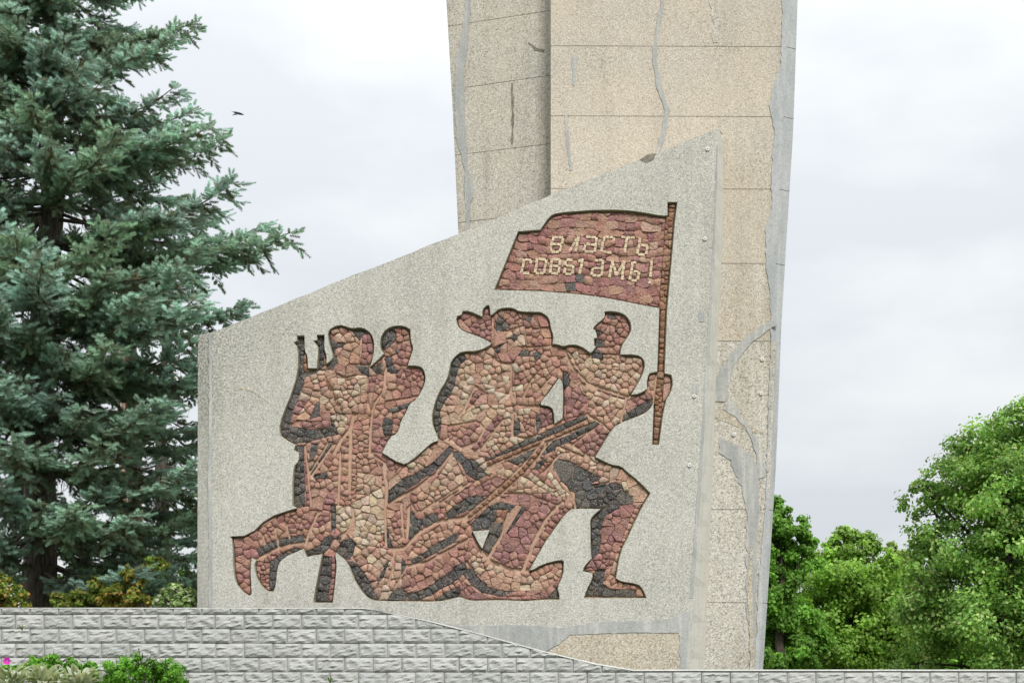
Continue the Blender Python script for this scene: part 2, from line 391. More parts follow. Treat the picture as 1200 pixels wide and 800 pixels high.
patch('aggregate_patch', ribbon([(880, 640, 3), (879, 700, 6), (881, 760, 5), (880, 845, 5)]), YP, M_brown, pylon, 1.0, .018)
patch('cement_patch', ribbon([(550, -200, 8), (549, 0, 7), (546, 35, 9), (539, 75, 14), (538, 120, 13), (541, 165, 12), (546, 195, 5), (550, 222, 13), (548, 250, 6), (549, 300, 5)]), ldep, M_cement, pylon, 1.1)
patch('mortar_or_hole_patch', ribbon([(600, 98, 3), (601, 130, 3), (600, 170, 3)]), ldep, M_dark, pylon, .9, .006)
patch('mortar_or_hole_patch', ribbon([(619, 50, 2), (628, 58, 4), (638, 60, 3)]), ldep, M_dark, pylon, .6, .006)

# ------------------------------------------------------------------ relief wall with the mosaic
YR = 24.5; DEP = .125; BED = .050     # recess depth, thickness of the mortar the stones sit in
relief = empty('relief_wall', P(540, 850, YR))
tag(relief, 'angular grey concrete wall with a recessed red stone mosaic of soldiers and a lettered banner', 'monument')
OUT = [(347.8,393),(357,393),(357,411),(360.5,416),(361,431),(371,431),(373,409),(371,404),(367,399),(371.5,398),(371,392),(380.5,392),(380,409),(383,416),(382.5,425.6),(388,422),(390,418),(387.5,409),(384.5,399),(384,389),(388,384),(397.5,380),(405,382),(412,384.4),(424,383),(432.5,387.5),(437.5,395),(439,405),(437,420),(434,429),
(443,421),(450,414),(446,410),(445,400),(447,392.5),(452.5,385),(462.5,381),(474,381.5),(481,385.6),(481.5,399),(485,407.5),(482,416),(479,425),(478,428),(490,428),(496,431),(499,440),(498,450),(492.5,461),(488,468),(480,472.5),(476,484),(470,492.5),(468,502.5),(464,509),(457.5,511),(448,530),(471,544),(480,541),(500,523.5),(506,518),(513,516),(512.5,511),(507.5,501),(505.6,490),(507.5,477.5),(514,459),(524,444),(527,430),(528,424),(534,416),(542.5,411),(560,411),(573,405),(576,402),(565,395.6),(550,390.6),(537.5,385),(534,375),(535.6,370),(540.6,368.5),(542.5,364),(550,364),(565,370.6),(565,364),(568,359),(572.5,357),(574,359),(575,369),(578,367.5),(585,361),(597,360),(602.5,361),(609,365),(630,365),(636,366),(644,372.5),(646,385),(649,392.5),(648,402.5),(654,403),(660,405.5),
(669.5,403),(680,404.5),(692,413),(695,410.5),(698,406),(696,404.5),(696,396),(699.5,395.5),(698,387),(694.7,385),(698,380),(705.5,374.5),(709,370),(708,365),(714.5,364),(729.5,366),(738,374),(740.5,383.5),(738.5,391),(732,400),(728,407.5),(727,415),(746,415),(753.5,419),(756.5,426),(753.5,439),(746,452.5),(740,462),(749,461),(758,455.5),(758,443.5),(761,437),(770,435),
(772.5,361),(751,357),(695,346),(632,341),(579,339.5),(607,271),(633,269),(644,253),(653,249),(695,246),(720,245.6),(745,247),(777,253),(782,252),(782,236.6),(794,236.6),(791,260),(788,297),(782,363),(779,437),(787,439),(789,448),(786.5,460),(779,471),(772.5,521),(764,521),(766,471),(762,480),(750,487),(723.5,496.7),(716,505),(698,535),(701,536.5),(716,544),(728,545.5),(734,551.5),(749,563.5),(762.5,577.5),(751,597.5),(742.5,615),(735,631.6),(727,647),(722,677),(729,681),(746.6,683),(753.5,689),(758,700.5),(684,700.6),(687,691),(693.7,678),(694,671.5),(682.7,669),(685,662),(693,654),(692,647),(691.6,618),(691,611),(694,604),(704,596),(671,595.6),(662.5,602),(640.5,633),(621,667),(624,667.4),(635,660.5),(657,655),(661,657),(660.5,674),(653,688),(656,696),(655.6,702.5),(639,702.5),(616,704),(582,703),(548,704),(540,699),(531.6,701),(514,705),(490,704.5),(442.5,704),(436,703),(427.5,697.5),(420,687.5),(412.5,674),(407.5,659),(394,647.5),(393,651),(395,660),(392.5,686),(390,706),(367.5,706),(367,701),(375,661),(377.5,649),(359,652.5),(355,643),(331,653.5),(325,664),(323.5,685),(320.5,693),(313,692.5),(302.5,682),(297,664),(300,656),(295,653.5),(293.5,664),(295,695.5),(292,698),(280,690),(273,673),(272.5,632.5),(269.5,628),(292,627),(314,605.5),(340,597),(347.5,595),(342.5,592.5),(342.5,565),(344,546),(350,540),(350,530),(344,527),(346,521),(332.5,514),(327.5,509),(327.5,496),(335,476),(339,467),(349,437.5),(349,407.5),(344,401),(348,399)]
HOLES = [[(554,622),(573.6,620.6),(565,642),(562,638)], [(634,470),(645,457.5),(655,443),(658,445),(660,454),(659,490),(650,496),(649,481),(645,475.6),(634,474)]]
def rounded(poly):
    n = len(poly); o = []
    for i in range(n):
        a, b, c = (np.array(poly[(i+k) % n], float) for k in (-1, 0, 1))
        u, v = b-a, c-b; lu, lv = np.linalg.norm(u), np.linalg.norm(v)
        ang = math.degrees(math.acos(max(-1, min(1, float(u@v)/(lu*lv)))))
        if 6 < ang < 50: o += [tuple(b-u*.27), tuple(b+v*.27)]
        else: o.append(tuple(b))
    return o
def area(p): return .5*sum(p[i][0]*p[(i+1) % len(p)][1]-p[(i+1) % len(p)][0]*p[i][1] for i in range(len(p)))
def inset(poly, d):
    """move each corner towards the inside (d>0) with limited mitres"""
    s = 1 if area(poly) > 0 else -1; n = len(poly); o = []
    for i in range(n):
        a, b, c = (np.array(poly[(i+k) % n], float) for k in (-1, 0, 1))
        u = (b-a)/(np.linalg.norm(b-a)+1e-9); v = (c-b)/(np.linalg.norm(c-b)+1e-9)
        n1 = np.array([-u[1], u[0]])*s; n2 = np.array([-v[1], v[0]])*s
        m = n1+n2; m /= np.linalg.norm(m)+1e-9; k = 1/max(.62, float(m@n1)); o.append(tuple(b+m*d*k))
    return o
outl = rounded(OUT); floor_ = inset(outl, 1.9)
isl = [rounded(h) for h in HOLES]; isl_f = [inset(h, -1.3) for h in isl]
def RW(p, d=0): v = P(p[0], p[1], YR); v.y += d; return v
front = [(247.5,389.5),(266,383),(400,328),(535,275),(645,228.5),(842,150.5),(838.5,280),(832,400),(822,560),(804,800),(801,850),(247.5,850)]
pf = []      # densify front border slightly and give the edge a broken look
rr = random.Random(3)
for i in range(len(front)):
    a, b = front[i], front[(i+1) % len(front)]; k_ = max(1, int(math.dist(a, b)/14)) if i < 10 else 1
    for k in range(k_):
        t_ = k/k_; jit = 0 if k == 0 else .55; pf.append((a[0]+(b[0]-a[0])*t_+rr.uniform(-jit, jit), a[1]+(b[1]-a[1])*t_+rr.uniform(-jit, jit)))
V = []; faces = []; mats = []
def addv(pts, d):
    s = len(V); V.extend(RW(p, d) for p in pts); return s
def face_ids(pls): return [tuple(t) for t in tessellate_polygon([[Vector((x, -y, 0)) for x, y in p] for p in pls])]
def toward(f):     # front faces look at -Y
    a, b, c = (V[i] for i in f[:3]); return f if (b-a).cross(c-a).y < 0 else tuple(reversed(f))
sA = addv(pf, 0); sB = addv(outl, 0)
for f in face_ids([pf, outl]): faces.append(toward(tuple(sA+i for i in f))); mats.append(0)
sC = addv(floor_, DEP); n = len(outl)
for i in range(n): faces.append((sB+i, sB+(i+1) % n, sC+(i+1) % n, sC+i)); mats.append(1)
for h, hf in zip(isl, isl_f):
    s1 = addv(h, 0); s2 = addv(hf, DEP+.02); m_ = len(h)
    for f in face_ids([h]): faces.append(toward(tuple(s1+i for i in f))); mats.append(0)
    for i in range(m_): faces.append((s1+i, s2+i, s2+(i+1) % m_, s1+(i+1) % m_)); mats.append(1)
# splayed sides and top
def back_of(p):
    x, y = p; YB = YP-.004
    if x <= 248: bx = 231 if y > 395 else 232
    elif x >= 800 and y > 151: bx = interp([(845, 140), (848, 165), (847, 280), (841, 400), (835, 560), (825, 783), (823, 850)], y)
    else: bx = x+1.5
    by = y+(3.5 if (x <= 248 and y < 500) else 1.5 if y < 400 else 0)
    v = P(bx, by, YR); v.y = YP-.004 if x > 300 else YR+.13
    sc = v.y/YR; w = P(bx, by, v.y); return w
s3 = len(V); V.extend(back_of(p) for p in pf); n = len(pf)
for i in range(n):
    faces.append((sA+i, s3+i, s3+(i+1) % n, sA+(i+1) % n)); x_ = (pf[i][0]+pf[(i+1) % n][0])/2
    mats.append(2 if (pf[i][0] > 799 and pf[(i+1) % n][0] > 799 and pf[i][1] > 149) else 0)
s4 = len(V)
for i in range(n): q_ = V[s3+i].copy(); q_.y = YP-.003; V.append(q_)
for i in range(n): faces.append((s3+i, s4+i, s4+(i+1) % n, s3+(i+1) % n)); mats.append(0)
faces.append(tuple(range(s4, s4+n))); mats.append(0)
o = pobj('concrete_slab', V, faces, M_panel, relief)
o.data.materials.append(M_reveal); o.data.materials.append(M_strip)
o.data.polygons.foreach_set('material_index', mats)
# mortar floor of the recess
V = [RW(p, DEP) for p in floor_]; ft = [toward(f) for f in face_ids([floor_])]
pobj('mortar_bed', V, ft, M_mortar, relief)
# foot of the wall and its worn right arris
patch('cement_patch', ribbon([(840.5, 170, 1.5), (837, 280, 2.5), (830.5, 400, 3), (820.5, 560, 4), (810, 700, 4.5)], 1), YR, M_cement, relief, .5, .006)
patch('cement_patch', [(500, 727), (545, 733), (600, 731), (660, 735), (700, 728), (760, 727), (790, 724), (812, 714), (807, 790), (797, 790), (796, 741), (740, 741), (668, 743), (655, 754), (640, 764), (620, 775), (500, 790)], YR, M_cement, relief, 1.2, .012)
patch('aggregate_patch', [(640, 766), (656, 755), (669, 744), (740, 742), (795, 742), (796, 840), (640, 840)], YR, M_brown, relief, .6, .008)
patch('cement_patch', ribbon([(246, 391, 3), (247, 470, 4), (246, 560, 5), (247, 650, 4), (247, 800, 6)]), YR, M_cement, relief, .6, .010)
patch('mortar_or_hole_patch', [(750, 187), (758, 181), (768, 180), (766, 187), (757, 191)], YR, M_dark, relief, .5, .006)  # hole in the top edge, its shade painted as a thin dark skin
patch('mortar_or_hole_patch', ribbon([(275, 457, 1.5), (287, 454, 3), (298, 459, 2), (308, 466, 1.3), (318, 474, 1)]), YR, M_brown, relief, .4, .004)
patch('cement_patch', [(818, 365), (825, 365), (825, 377), (819, 377)], YR, M_cement, relief, .5, .006)
patch('cement_patch', [(811, 449), (818, 449), (817, 461), (811, 461)], YR, M_cement, relief, .5, .006)
def disc(parent, px, py, Y, r=.032):
    c = P(px, py, Y); n = 12; V = []
    for rr_, d in ((r, 0.005), (r, -.012), (r*.8, -.02), (r*.35, -.02), (r*.3, -.004)):
        V += [Vector((c.x+rr_*math.cos(2*math.pi*k/n), c.y+d, c.z+rr_*math.sin(2*math.pi*k/n))) for k in range(n)]
    fs = [(j*n+k, j*n+(k+1) % n, (j+1)*n+(k+1) % n, (j+1)*n+k) for j in range(4) for k in range(n)]+[tuple(range(4*n, 5*n))]
    pobj('anchor_disc', V, fs, M_anchor, parent)
M_anchor = flat_mat('anchor_plaster', (.62, .62, .6), (.7, .7, .68), 20)
for x, y in ((829, 175), (826, 280), (813.5, 464), (808, 545)): disc(relief, x, y, YR)
for x, y in ((893, 421), (892, 461), (860, 509)): disc(pylon, x, y, YP-.006)

# ---- mosaic: regions of colour, mortar lines, then stones
S = 2; X0, Y0 = 262, 228; NX, NY = (800-X0)*S, (714-Y0)*S
def fill(poly):
    m = np.zeros((NY, NX), bool); n = len(poly); cols = X0+(np.arange(NX)+.5)/S
    for i in range(n):
        (xa, ya), (xb, yb) = poly[i], poly[(i+1) % n]
        if ya == yb: continue
        if ya > yb: xa, ya, xb, yb = xb, yb, xa, ya
        r0 = max(0, math.ceil((ya-Y0)*S-.5)); r1 = min(NY-1, math.ceil((yb-Y0)*S-.5)-1)
        for r_ in range(r0, r1+1):
            y = Y0+(r_+.5)/S; x = xa+(xb-xa)*(y-ya)/(yb-ya); c = max(0, math.ceil((x-X0)*S-.5)); m[r_, c:] ^= True
    return m
def erode(m, k):
    for _ in range(k):
        e = m.copy(); e[1:] &= m[:-1]; e[:-1] &= m[1:]; e[:, 1:] &= m[:, :-1]; e[:, :-1] &= m[:, 1:]; m = e
    return m
inside = fill(outl)
for h in isl: inside &= ~fill(h)
inside = erode(inside, 4)
gxx = X0+(np.arange(NX)+.5)/S; gyy = Y0+(np.arange(NY)+.5)/S
def line_mask(pl, w):
    m = np.zeros((NY, NX), bool)
    for (xa, ya), (xb, yb) in zip(pl, pl[1:]):
        c0 = max(0, int((min(xa, xb)-w-X0)*S)); c1 = min(NX, int((max(xa, xb)+w-X0)*S)+2); r0 = max(0, int((min(ya, yb)-w-Y0)*S)); r1 = min(NY, int((max(ya, yb)+w-Y0)*S)+2)
        if c0 >= c1 or r0 >= r1: continue
        gx, gy = np.meshgrid(gxx[c0:c1], gyy[r0:r1]); dx, dy = xb-xa, yb-ya
        t = np.clip(((gx-xa)*dx+(gy-ya)*dy)/(dx*dx+dy*dy+1e-9), 0, 1)
        m[r0:r1, c0:c1] |= (gx-xa-t*dx)**2+(gy-ya-t*dy)**2 < (w/2)**2
    return m
FLAG = [(772.5,361),(751,357),(695,346),(632,341),(579,339.5),(607,271),(633,269),(644,253),(653,249),(695,246),(720,245.6),(745,247),(777,253),(783,252),(784,300),(780,363)]
POLE = [(782,236),(795,236),(791,260),(788,297),(781.5,365),(779,437),(773,522),(763,522),(767,470),(771,435),(772.5,361),(777,300)]
# class, spacing, polygon
RG = [
('L',9,[(349,437),(372,432),(385,432),(432,440),(428,482),(410,500),(395,484),(386,484),(340,496)]),
('P',8,[(392,484),(432,484),(436,530),(450,560),(400,600),(360,596),(357,520)]),
('R',8,[(269,627),(292,626),(340,595),(360,592),(374,594),(358,630),(356,645),(325,660),(322,695),(300,685),(297,700),(272,690)]),
('K',9,[(299,644),(316,634),(335,629),(356,626),(356,635),(328,639),(304,652)]),
('K',9,[(316,657),(332,646),(350,638),(355,641),(331,654),(326,664),(324,685),(318,693),(314,684)]),
('K',6,[(346,392),(357,392),(357,436),(348,440)]),('O',6,[(357,410),(362,416),(362,431),(356,436),(355,425)]),
('K',6,[(367,392),(381,392),(380,428),(372,434)]),('O',6,[(380,408),(384,416),(383,427),(379,429)]),
('M',9,[(350,468),(358,462),(361,468),(350,484),(346,491),(372,493),(386,490),(386,500),(338,501),(342,485)]),
('M',9,[(375,478),(387,480),(387,492),(375,491)]),
('K',9,[(370,469),(374,470),(374,491),(362,491)]),
('K',8.5,[(347,440),(356,436),(372,432),(373,436),(357,440),(354,452),(349,468),(342,483),(339,498),(362,502),(387,500),(387,484),(395,486),(397,508),(379,512),(357,518),(344,519),(326,511),(326,495),(340,460)]),
('C',8,[(386,486),(404,484),(408,494),(402,506),(397,508)]),
('O',5,[(379,442),(383,441),(402,480),(398,482)]),
('K',8,[(341,521),(356,521),(357,593),(341,595)]),('M',6,[(357,522),(363,592),(358,592)]),
('K',10,[(360,520),(372,519),(371,531),(363,541)]),('K',6,[(386,516),(391,517),(363,556),(359,553)]),
('K',7,[(366,556),(384,552),(385,560),(367,561)]),
('L',9,[(386,386),(398,381),(407,385),(418,399),(404,403),(395,400)]),
('K',9,[(383,388),(389,396),(393,402),(403,398),(402,406),(394,407),(391,415),(396,419),(394,427),(388,433),(381,431),(390,418),(384,405)]),
('K',8,[(414,427),(432,428),(432,440),(416,434)]),('K',9,[(410,384),(424,383),(435,390),(426,392),(420,399)]),
('M',9,[(424,392),(433,390),(440,400),(438,415),(433,428),(421,425),(424,410)]),
('R',8,[(452,384),(482,384),(486,408),(480,428),(470,436),(450,420)]),
('K',10,[(446,411),(444,398),(449,389),(459,383),(464,388),(464,398),(452,409)]),('K',6,[(463,408),(468,409),(470,414),(465,414)]),
('K',9,[(452,417),(458,416),(460,428),(467,436),(458,438),(452,431)]),('K',8,[(434,431),(447,424),(448,437),(436,438)]),
('R',8.5,[(455,446),(470,432),(492,430),(500,442),(490,462),(465,467),(450,471)]),('R',8,[(432,440),(450,438),(449,455),(437,475),(432,482)]),
('K',9,[(453,479),(470,474),(480,471),(478,477),(462,482),(455,483)]),('K',9,[(446,488),(450,488),(460,492),(459,510),(450,510),(447,500)]),
('M',9,[(433,488),(445,490),(445,508),(432,508)]),('M',9,[(431,512),(458,511),(446,530),(433,528)]),('M',9,[(435,528),(448,531),(472,545),(455,557),(450,546)]),
('M',9,[(394,568),(395,580),(387,600),(383,612),(366,620),(366,612),(377,600),(380,582)]),
('K',8,[(356,646),(372,640),(385,625),(392,628),(387,640),(376,651),(360,654)]),('K',6,[(394,626),(400,624),(398,636),(392,638)]),
('K',7,[(387,590),(393,590),(393,626),(388,622)]),('C',9,[(393,591),(410,592),(413,600),(410,620),(400,624),(393,618)]),
('C',10,[(410,590),(448,570),(451,590),(450,622),(440,640),(412,636),(416,610)]),('L',10,[(418,553),(448,556),(447,570),(416,586)]),
('L',9.5,[(412,636),(440,640),(462,645),(478,660),(470,690),(455,703),(442,703),(430,680),(414,654)]),
('K',9,[(404,626),(417,634),(412,655),(402,655),(393,645)]),
('K',9,[(376,651),(388,650),(391,660),(386,690),(384,707),(365,707),(370,672)]),('M',6,[(388,650),(396,656),(392,690),(390,707),(385,707),(388,680)]),
('K',8.5,[(406,657),(413,656),(425,668),(432,680),(437,691),(447,705),(436,705),(426,698),(418,688)]),
('K',6,[(454,655),(456,657),(446,683),(441,684),(449,665)]),('K',6,[(471,652),(475,655),(475,675),(469,678),(470,660)]),
('P',8.5,[(452,588),(470,588),(478,600),(475,632),(462,643),(452,640)]),
('L',9,[(450,568),(470,549),(500,525),(514,516),(524,522),(490,552),(468,562),(453,578)]),
('K',10,[(450,586),(453,576),(468,562),(485,555),(506,542),(528,520),(532,524),(512,549),(485,569),(464,582),(453,589)]),
('P',9,[(470,586),(485,572),(512,552),(532,528),(560,560),(545,575),(520,606),(490,622),(480,600)]),
('L',9,[(520,548),(531,530),(545,560),(540,568),(500,592),(495,580)]),
('K',10,[(529,531),(538,527),(546,537),(560,539),(572,556),(558,562),(547,557),(540,543)]),('C',8,[(556,538),(565,534),(577,553),(572,557)]),
('M',10,[(555,572),(580,558),(597,563),(580,580),(560,582)]),('M',9,[(528,583),(545,572),(556,568),(556,578),(535,590)]),
('K',9,[(519,605),(530,594),(545,583),(560,579),(569,584),(560,592),(545,600),(528,606)]),
('K',8,[(480,594),(486,605),(494,610),(495,618),(484,629),(478,632),(480,612)]),('K',8,[(493,608),(505,600),(513,602),(512,610),(496,618)]),
('K',7,[(450,620),(455,617),(456,628),(460,641),(454,641),(448,630)]),
('P',9,[(476,655),(490,630),(520,610),(545,606),(556,622),(555,628),(520,640),(484,658)]),
('K',8.5,[(480,656),(495,648),(508,638),(520,631),(536,623),(541,629),(530,637),(515,645),(500,653),(486,661)]),
('R',9.5,[(476,665),(500,658),(545,632),(556,640),(546,662),(500,686),(478,695),(468,686)]),
('M',11,[(471,680),(485,676),(489,688),(478,694),(470,689)]),('M',10,[(530,655),(543,649),(545,661),(533,665)]),
('K',10,[(452,705),(461,690),(470,688),(478,695),(490,692),(505,685),(520,674),(535,662),(546,657),(547,668),(535,680),(515,690),(500,700),(480,706)]),
('K',8,[(505,706),(515,697),(530,690),(539,687),(539,699),(525,703)]),('M',9,[(538,682),(546,680),(556,692),(572,701),(550,706),(540,700)]),
('L',9.5,[(548,648),(556,640),(575,660),(600,669),(636,662),(660,654),(662,672),(640,690),(600,692),(570,684),(556,668)]),
('M',8,[(575,698),(620,698),(648,688),(655,678),(662,662),(662,676),(645,702),(600,706)]),
('K',9,[(543,672),(552,663),(560,675),(570,686),(585,691),(607,692),(607,697),(585,698),(570,696),(560,691),(552,685)]),
('K',9,[(638,704),(652,690),(658,697),(657,705)]),
('M',10.5,[(590,582),(615,573),(640,573),(656,585),(650,595),(640,606),(630,622),(621,640),(612,667),(600,668),(585,657),(576,650),(588,632),(600,610),(612,592),(600,590)]),
('R',8,[(660,585),(672,596),(622,669),(613,669),(628,637),(646,607)]),
('L',9,[(600,572),(612,557),(630,565),(646,576),(612,579)]),
('K',7.5,[(604,598),(618,591),(612,601),(602,616),(598,624),(592,624),(597,608)]),
('C',8,[(614,556),(622,552),(640,566),(656,578),(654,583),(645,578),(630,568)]),('C',8,[(639,555),(645,552),(660,571),(669,580),(660,586),(650,570)]),
('K',10,[(551,614),(570,595),(581,586),(605,592),(596,600),(590,612),(588,620),(586,634),(574,650),(564,643),(574,620),(554,623)]),('O',9,[(582,596),(596,596),(591,611),(581,615)]),
('L',10,[(574,545),(595,539),(609,546),(600,561),(584,556)]),
('O',6.5,[(543,607),(582,574),(609,548),(641,511),(646,515),(614,553),(586,581),(548,612)]),
('K',9,[(594,539),(628,524),(621,539),(606,544)]),('K',8,[(624,546),(640,534),(638,547),(627,551)]),
('O',6.5,[(653,524),(658,527),(634,556),(629,552)]),
('O',6,[(571,540),(634,514),(690,491),(691,496),(640,518),(575,545)]),
('K',7,[(567,536),(590,526),(633,507),(687,484),(689,489),(634,514),(592,531),(570,540)]),
('K',8,[(634,533),(644,518),(666,509),(699,492),(703,497),(668,516),(645,530)]),
('L',9.5,[(527,424),(542,410),(575,404),(598,425),(600,450),(598,470),(620,512),(575,536),(540,530),(514,512),(512,470)]),
('P',9,[(598,424),(615,404),(650,402),(661,408),(668,432),(634,474),(606,476),(600,455)]),
('C',9,[(544,436),(556,440),(556,450),(546,449)]),('C',9,[(565,448),(580,452),(580,460),(572,460)]),('C',9,[(588,439),(597,440),(597,450),(589,449)]),('C',9,[(543,450),(553,451),(546,474),(538,473)]),('C',9,[(600,451),(613,449),(614,457),(600,458)]),
('C',9,[(540,490),(548,482),(568,471),(570,476),(555,486),(545,493)]),('C',8,[(574,474),(590,472),(592,478),(578,478)]),('C',9,[(569,518),(578,513),(580,520),(570,524)]),
('K',7.5,[(544,414),(548,419),(540,425),(536,435),(533,450),(527,462),(521,470),(515,482),(517,495),(520,509),(512,514),(505,500),(504,488),(509,473),(516,460),(525,446),(527,430),(529,422),(536,414)]),
('M',8,[(532,362),(576,355),(578,404),(560,396)]),
('R',9,[(578,368),(590,359),(610,364),(640,364),(652,400),(620,412),(600,424),(580,418)]),
('L',9,[(594,380),(614,378),(618,404),(600,406),(590,395)]),
('K',9,[(579,375),(585,367),(592,376),(600,381),(581,392)]),('K',9,[(582,398),(592,398),(593,404),(585,406)]),('K',9,[(578,407),(586,405),(588,411),(582,414)]),('K',9,[(598,391),(608,393),(603,400)]),
('K',10,[(607,409),(621,409),(621,416),(607,417)]),('K',10,[(624,412),(635,408),(634,418),(628,422)]),('K',10,[(614,369),(625,368),(619,381)]),('M',12,[(629,369),(641,368),(647,384),(634,384)]),
('M',9,[(582,413),(595,412),(606,416),(600,425),(588,424)]),('C',10,[(597,425),(604,423),(611,434),(604,437)]),
('M',8,[(557,455),(566,458),(553,475),(544,481)]),('M',8,[(585,483),(590,488),(572,510),(558,527),(552,525),(568,502)]),('R',8.5,[(522,500),(540,496),(560,493),(568,502),(560,516),(540,523),(526,516)]),
('K',9,[(601,499),(608,489),(611,509),(602,509)]),('K',8,[(628,485),(632,481),(634,500),(629,509)]),('M',8,[(633,476),(645,474),(650,484),(649,496),(634,501)]),('C',9,[(606,478),(622,477),(622,484),(607,486)]),
('K',9,[(659,435),(664,432),(669,448),(661,457)]),
('L',8.5,[(660,404),(680,403),(694,412),(728,412),(758,420),(750,450),(735,466),(690,448),(672,430)]),
('L',9,[(680,448),(735,464),(727,495),(715,506),(700,494),(688,484),(690,470)]),
('M',9.5,[(662,462),(676,450),(690,468),(684,484),(664,491)]),('M',9,[(670,519),(703,496),(716,507),(698,537),(687,533)]),
('M',9,[(732,470),(757,459),(766,465),(755,474),(735,483)]),('K',9,[(722,497),(738,480),(752,472),(765,466),(767,476),(755,485),(740,493)]),
('P',9,[(757,440),(770,434),(790,438),(790,456),(780,470),(766,470)]),
('R',8,[(697,384),(708,364),(740,368),(742,386),(727,414),(698,414)]),
('K',8,[(711,367),(720,367),(723,373),(712,374)]),('K',8,[(698,386),(707,387),(707,393),(699,394)]),('K',9,[(694,396),(708,396),(709,405),(695,406)]),('K',7,[(719,382),(726,384),(722,389)]),('K',8,[(698,408),(704,408),(708,420),(692,418)]),
('L',9.5,[(652,522),(668,518),(690,532),(716,543),(731,546),(748,564),(764,578),(755,595),(742,590),(728,560),(705,566),(680,545),(650,532)]),
('K',11,[(652,536),(666,539),(676,544),(691,552),(708,560),(690,567),(705,565),(726,563),(735,578),(744,583),(743,589),(715,593),(702,597),(669,598),(674,585),(670,575),(655,560),(644,550)]),
('C',9,[(728,563),(734,563),(738,575),(732,576)]),
('P',7,[(742,588),(756,588),(728,648),(721,680),(715,676),(724,640)]),
('M',10,[(704,642),(705,615),(715,600),(728,591),(746,589),(735,617),(726,640),(718,662),(711,667),(690,668),(682,668)]),
('K',9.5,[(690,612),(704,597),(722,591),(728,593),(712,602),(705,613),(704,640),(700,654),(691,655)]),
('P',8,[(715,672),(722,676),(748,682),(760,702),(745,701),(745,690),(718,688),(706,683)]),
('K',9.5,[(697,668),(705,665),(715,670),(705,682),(716,690),(745,690),(745,702),(684,702),(686,691),(694,680)]),
('O',7,POLE),
]
LN = [((381,441),(400,481),2),((416,478),(411,500),(400,513),(390,532),5),((411,505),(409,575),4),((399,525),(396,590),3),((357,520),(361,556),(364,592),3),((385,517),(360,557),2.5),((392,517),(364,557),3),
((300,655),(318,645),(335,638),(356,635),3.5),((321,612),(326,640),2.5),((333,608),(340,632),2.5),((307,625),(311,640),2.5),((376,592),(361,624),(357,640),3),((412,592),(414,605),(409,620),(400,626),3.5),
((403,402),(418,399),1.6),((400,425),(432,427),1.6),((392,436),(404,442),(418,438),2),((464,402),(481,397),1.8),((452,430),(450,455),(437,475),(434,500),(433,530),3),((450,470),(490,463),2),((432,527),(450,541),(454,550),3),((449,545),(453,566),(452,590),4),
((451,590),(452,640),3),((454,590),(485,572),(512,552),(531,528),3.5),((480,584),(489,601),2.5),((489,601),(545,565),2.5),((512,590),(546,568),2.5),((470,588),(473,632),3),((479,590),(477,630),3.5),((458,643),(475,641),(490,624),(515,610),(548,605),4.5),((462,643),(460,665),(452,690),2.5),((478,663),(500,658),(520,646),(550,630),4),((553,622),(560,640),(575,657),(600,667),(623,668),4.5),((546,655),(552,664),3),((461,690),(478,660),2),
((596,600),(589,625),(573,651),3.5),((658,588),(640,607),(625,637),(613,668),4),((590,578),(616,577),(656,592),2),((543,612),(586,579),(616,552),(647,514),2),((542,606),(582,573),(610,547),(640,512),2),((572,546),(634,519),(692,496),2),((567,541),(634,514.5),(690,490),1.6),((658,529),(634,557),2.5),((640,518),(632,534),2),
((581,392),(613,380),1.8),((597,407),(648,404),1.8),((618,384),(646,383),1.6),((575,411),(580,420),(590,425.5),(603,424),2.2),((599,425),(600,450),(597,460),2.2),((556,452),(544,479),(538,486),2.5),((554,449),(575,464),2),((520,499),(535,496.5),(560,492.5),(568,502),(560,516),(540,524),(525,517),2.5),((590,490),(574,511),(560,528),2.5),((626,438),(612,466),2.5),((646,440),(627,463),2.5),((606,475),(636,475),2.2),((602,480),(600,509),(615,513),(634,508),2.5),((640,418),(656,416),(662,424),2),
((660,406),(672,431),(690,449),(736,464),3),((668,412),(680,434),2),((680,447),(712,461),(734,467),2),((735,462),(727,497),2),((671,520),(700,498),2),((687,484),(705,494),(716,505),2),((655,522),(700,540),2),((700,407),(722,405),1.5),((706,378),(720,380),1.3),((770,436),(766,470),2),((668,518),(690,534),2.5),((705,566),(728,560),2),((672,576),(675,596),2.5)]
cls = np.full((NY, NX), -1, np.int32)
RGN = [('P', 9, outl)]+RG
for i, (c, s, p) in enumerate(RGN): cls[fill(p) & inside] = i
for l in LN: cls[line_mask(l[:-1], l[-1]*.85+.3)] = -1
flagm = fill(FLAG) & inside & ~fill(POLE); cls[flagm] = -1
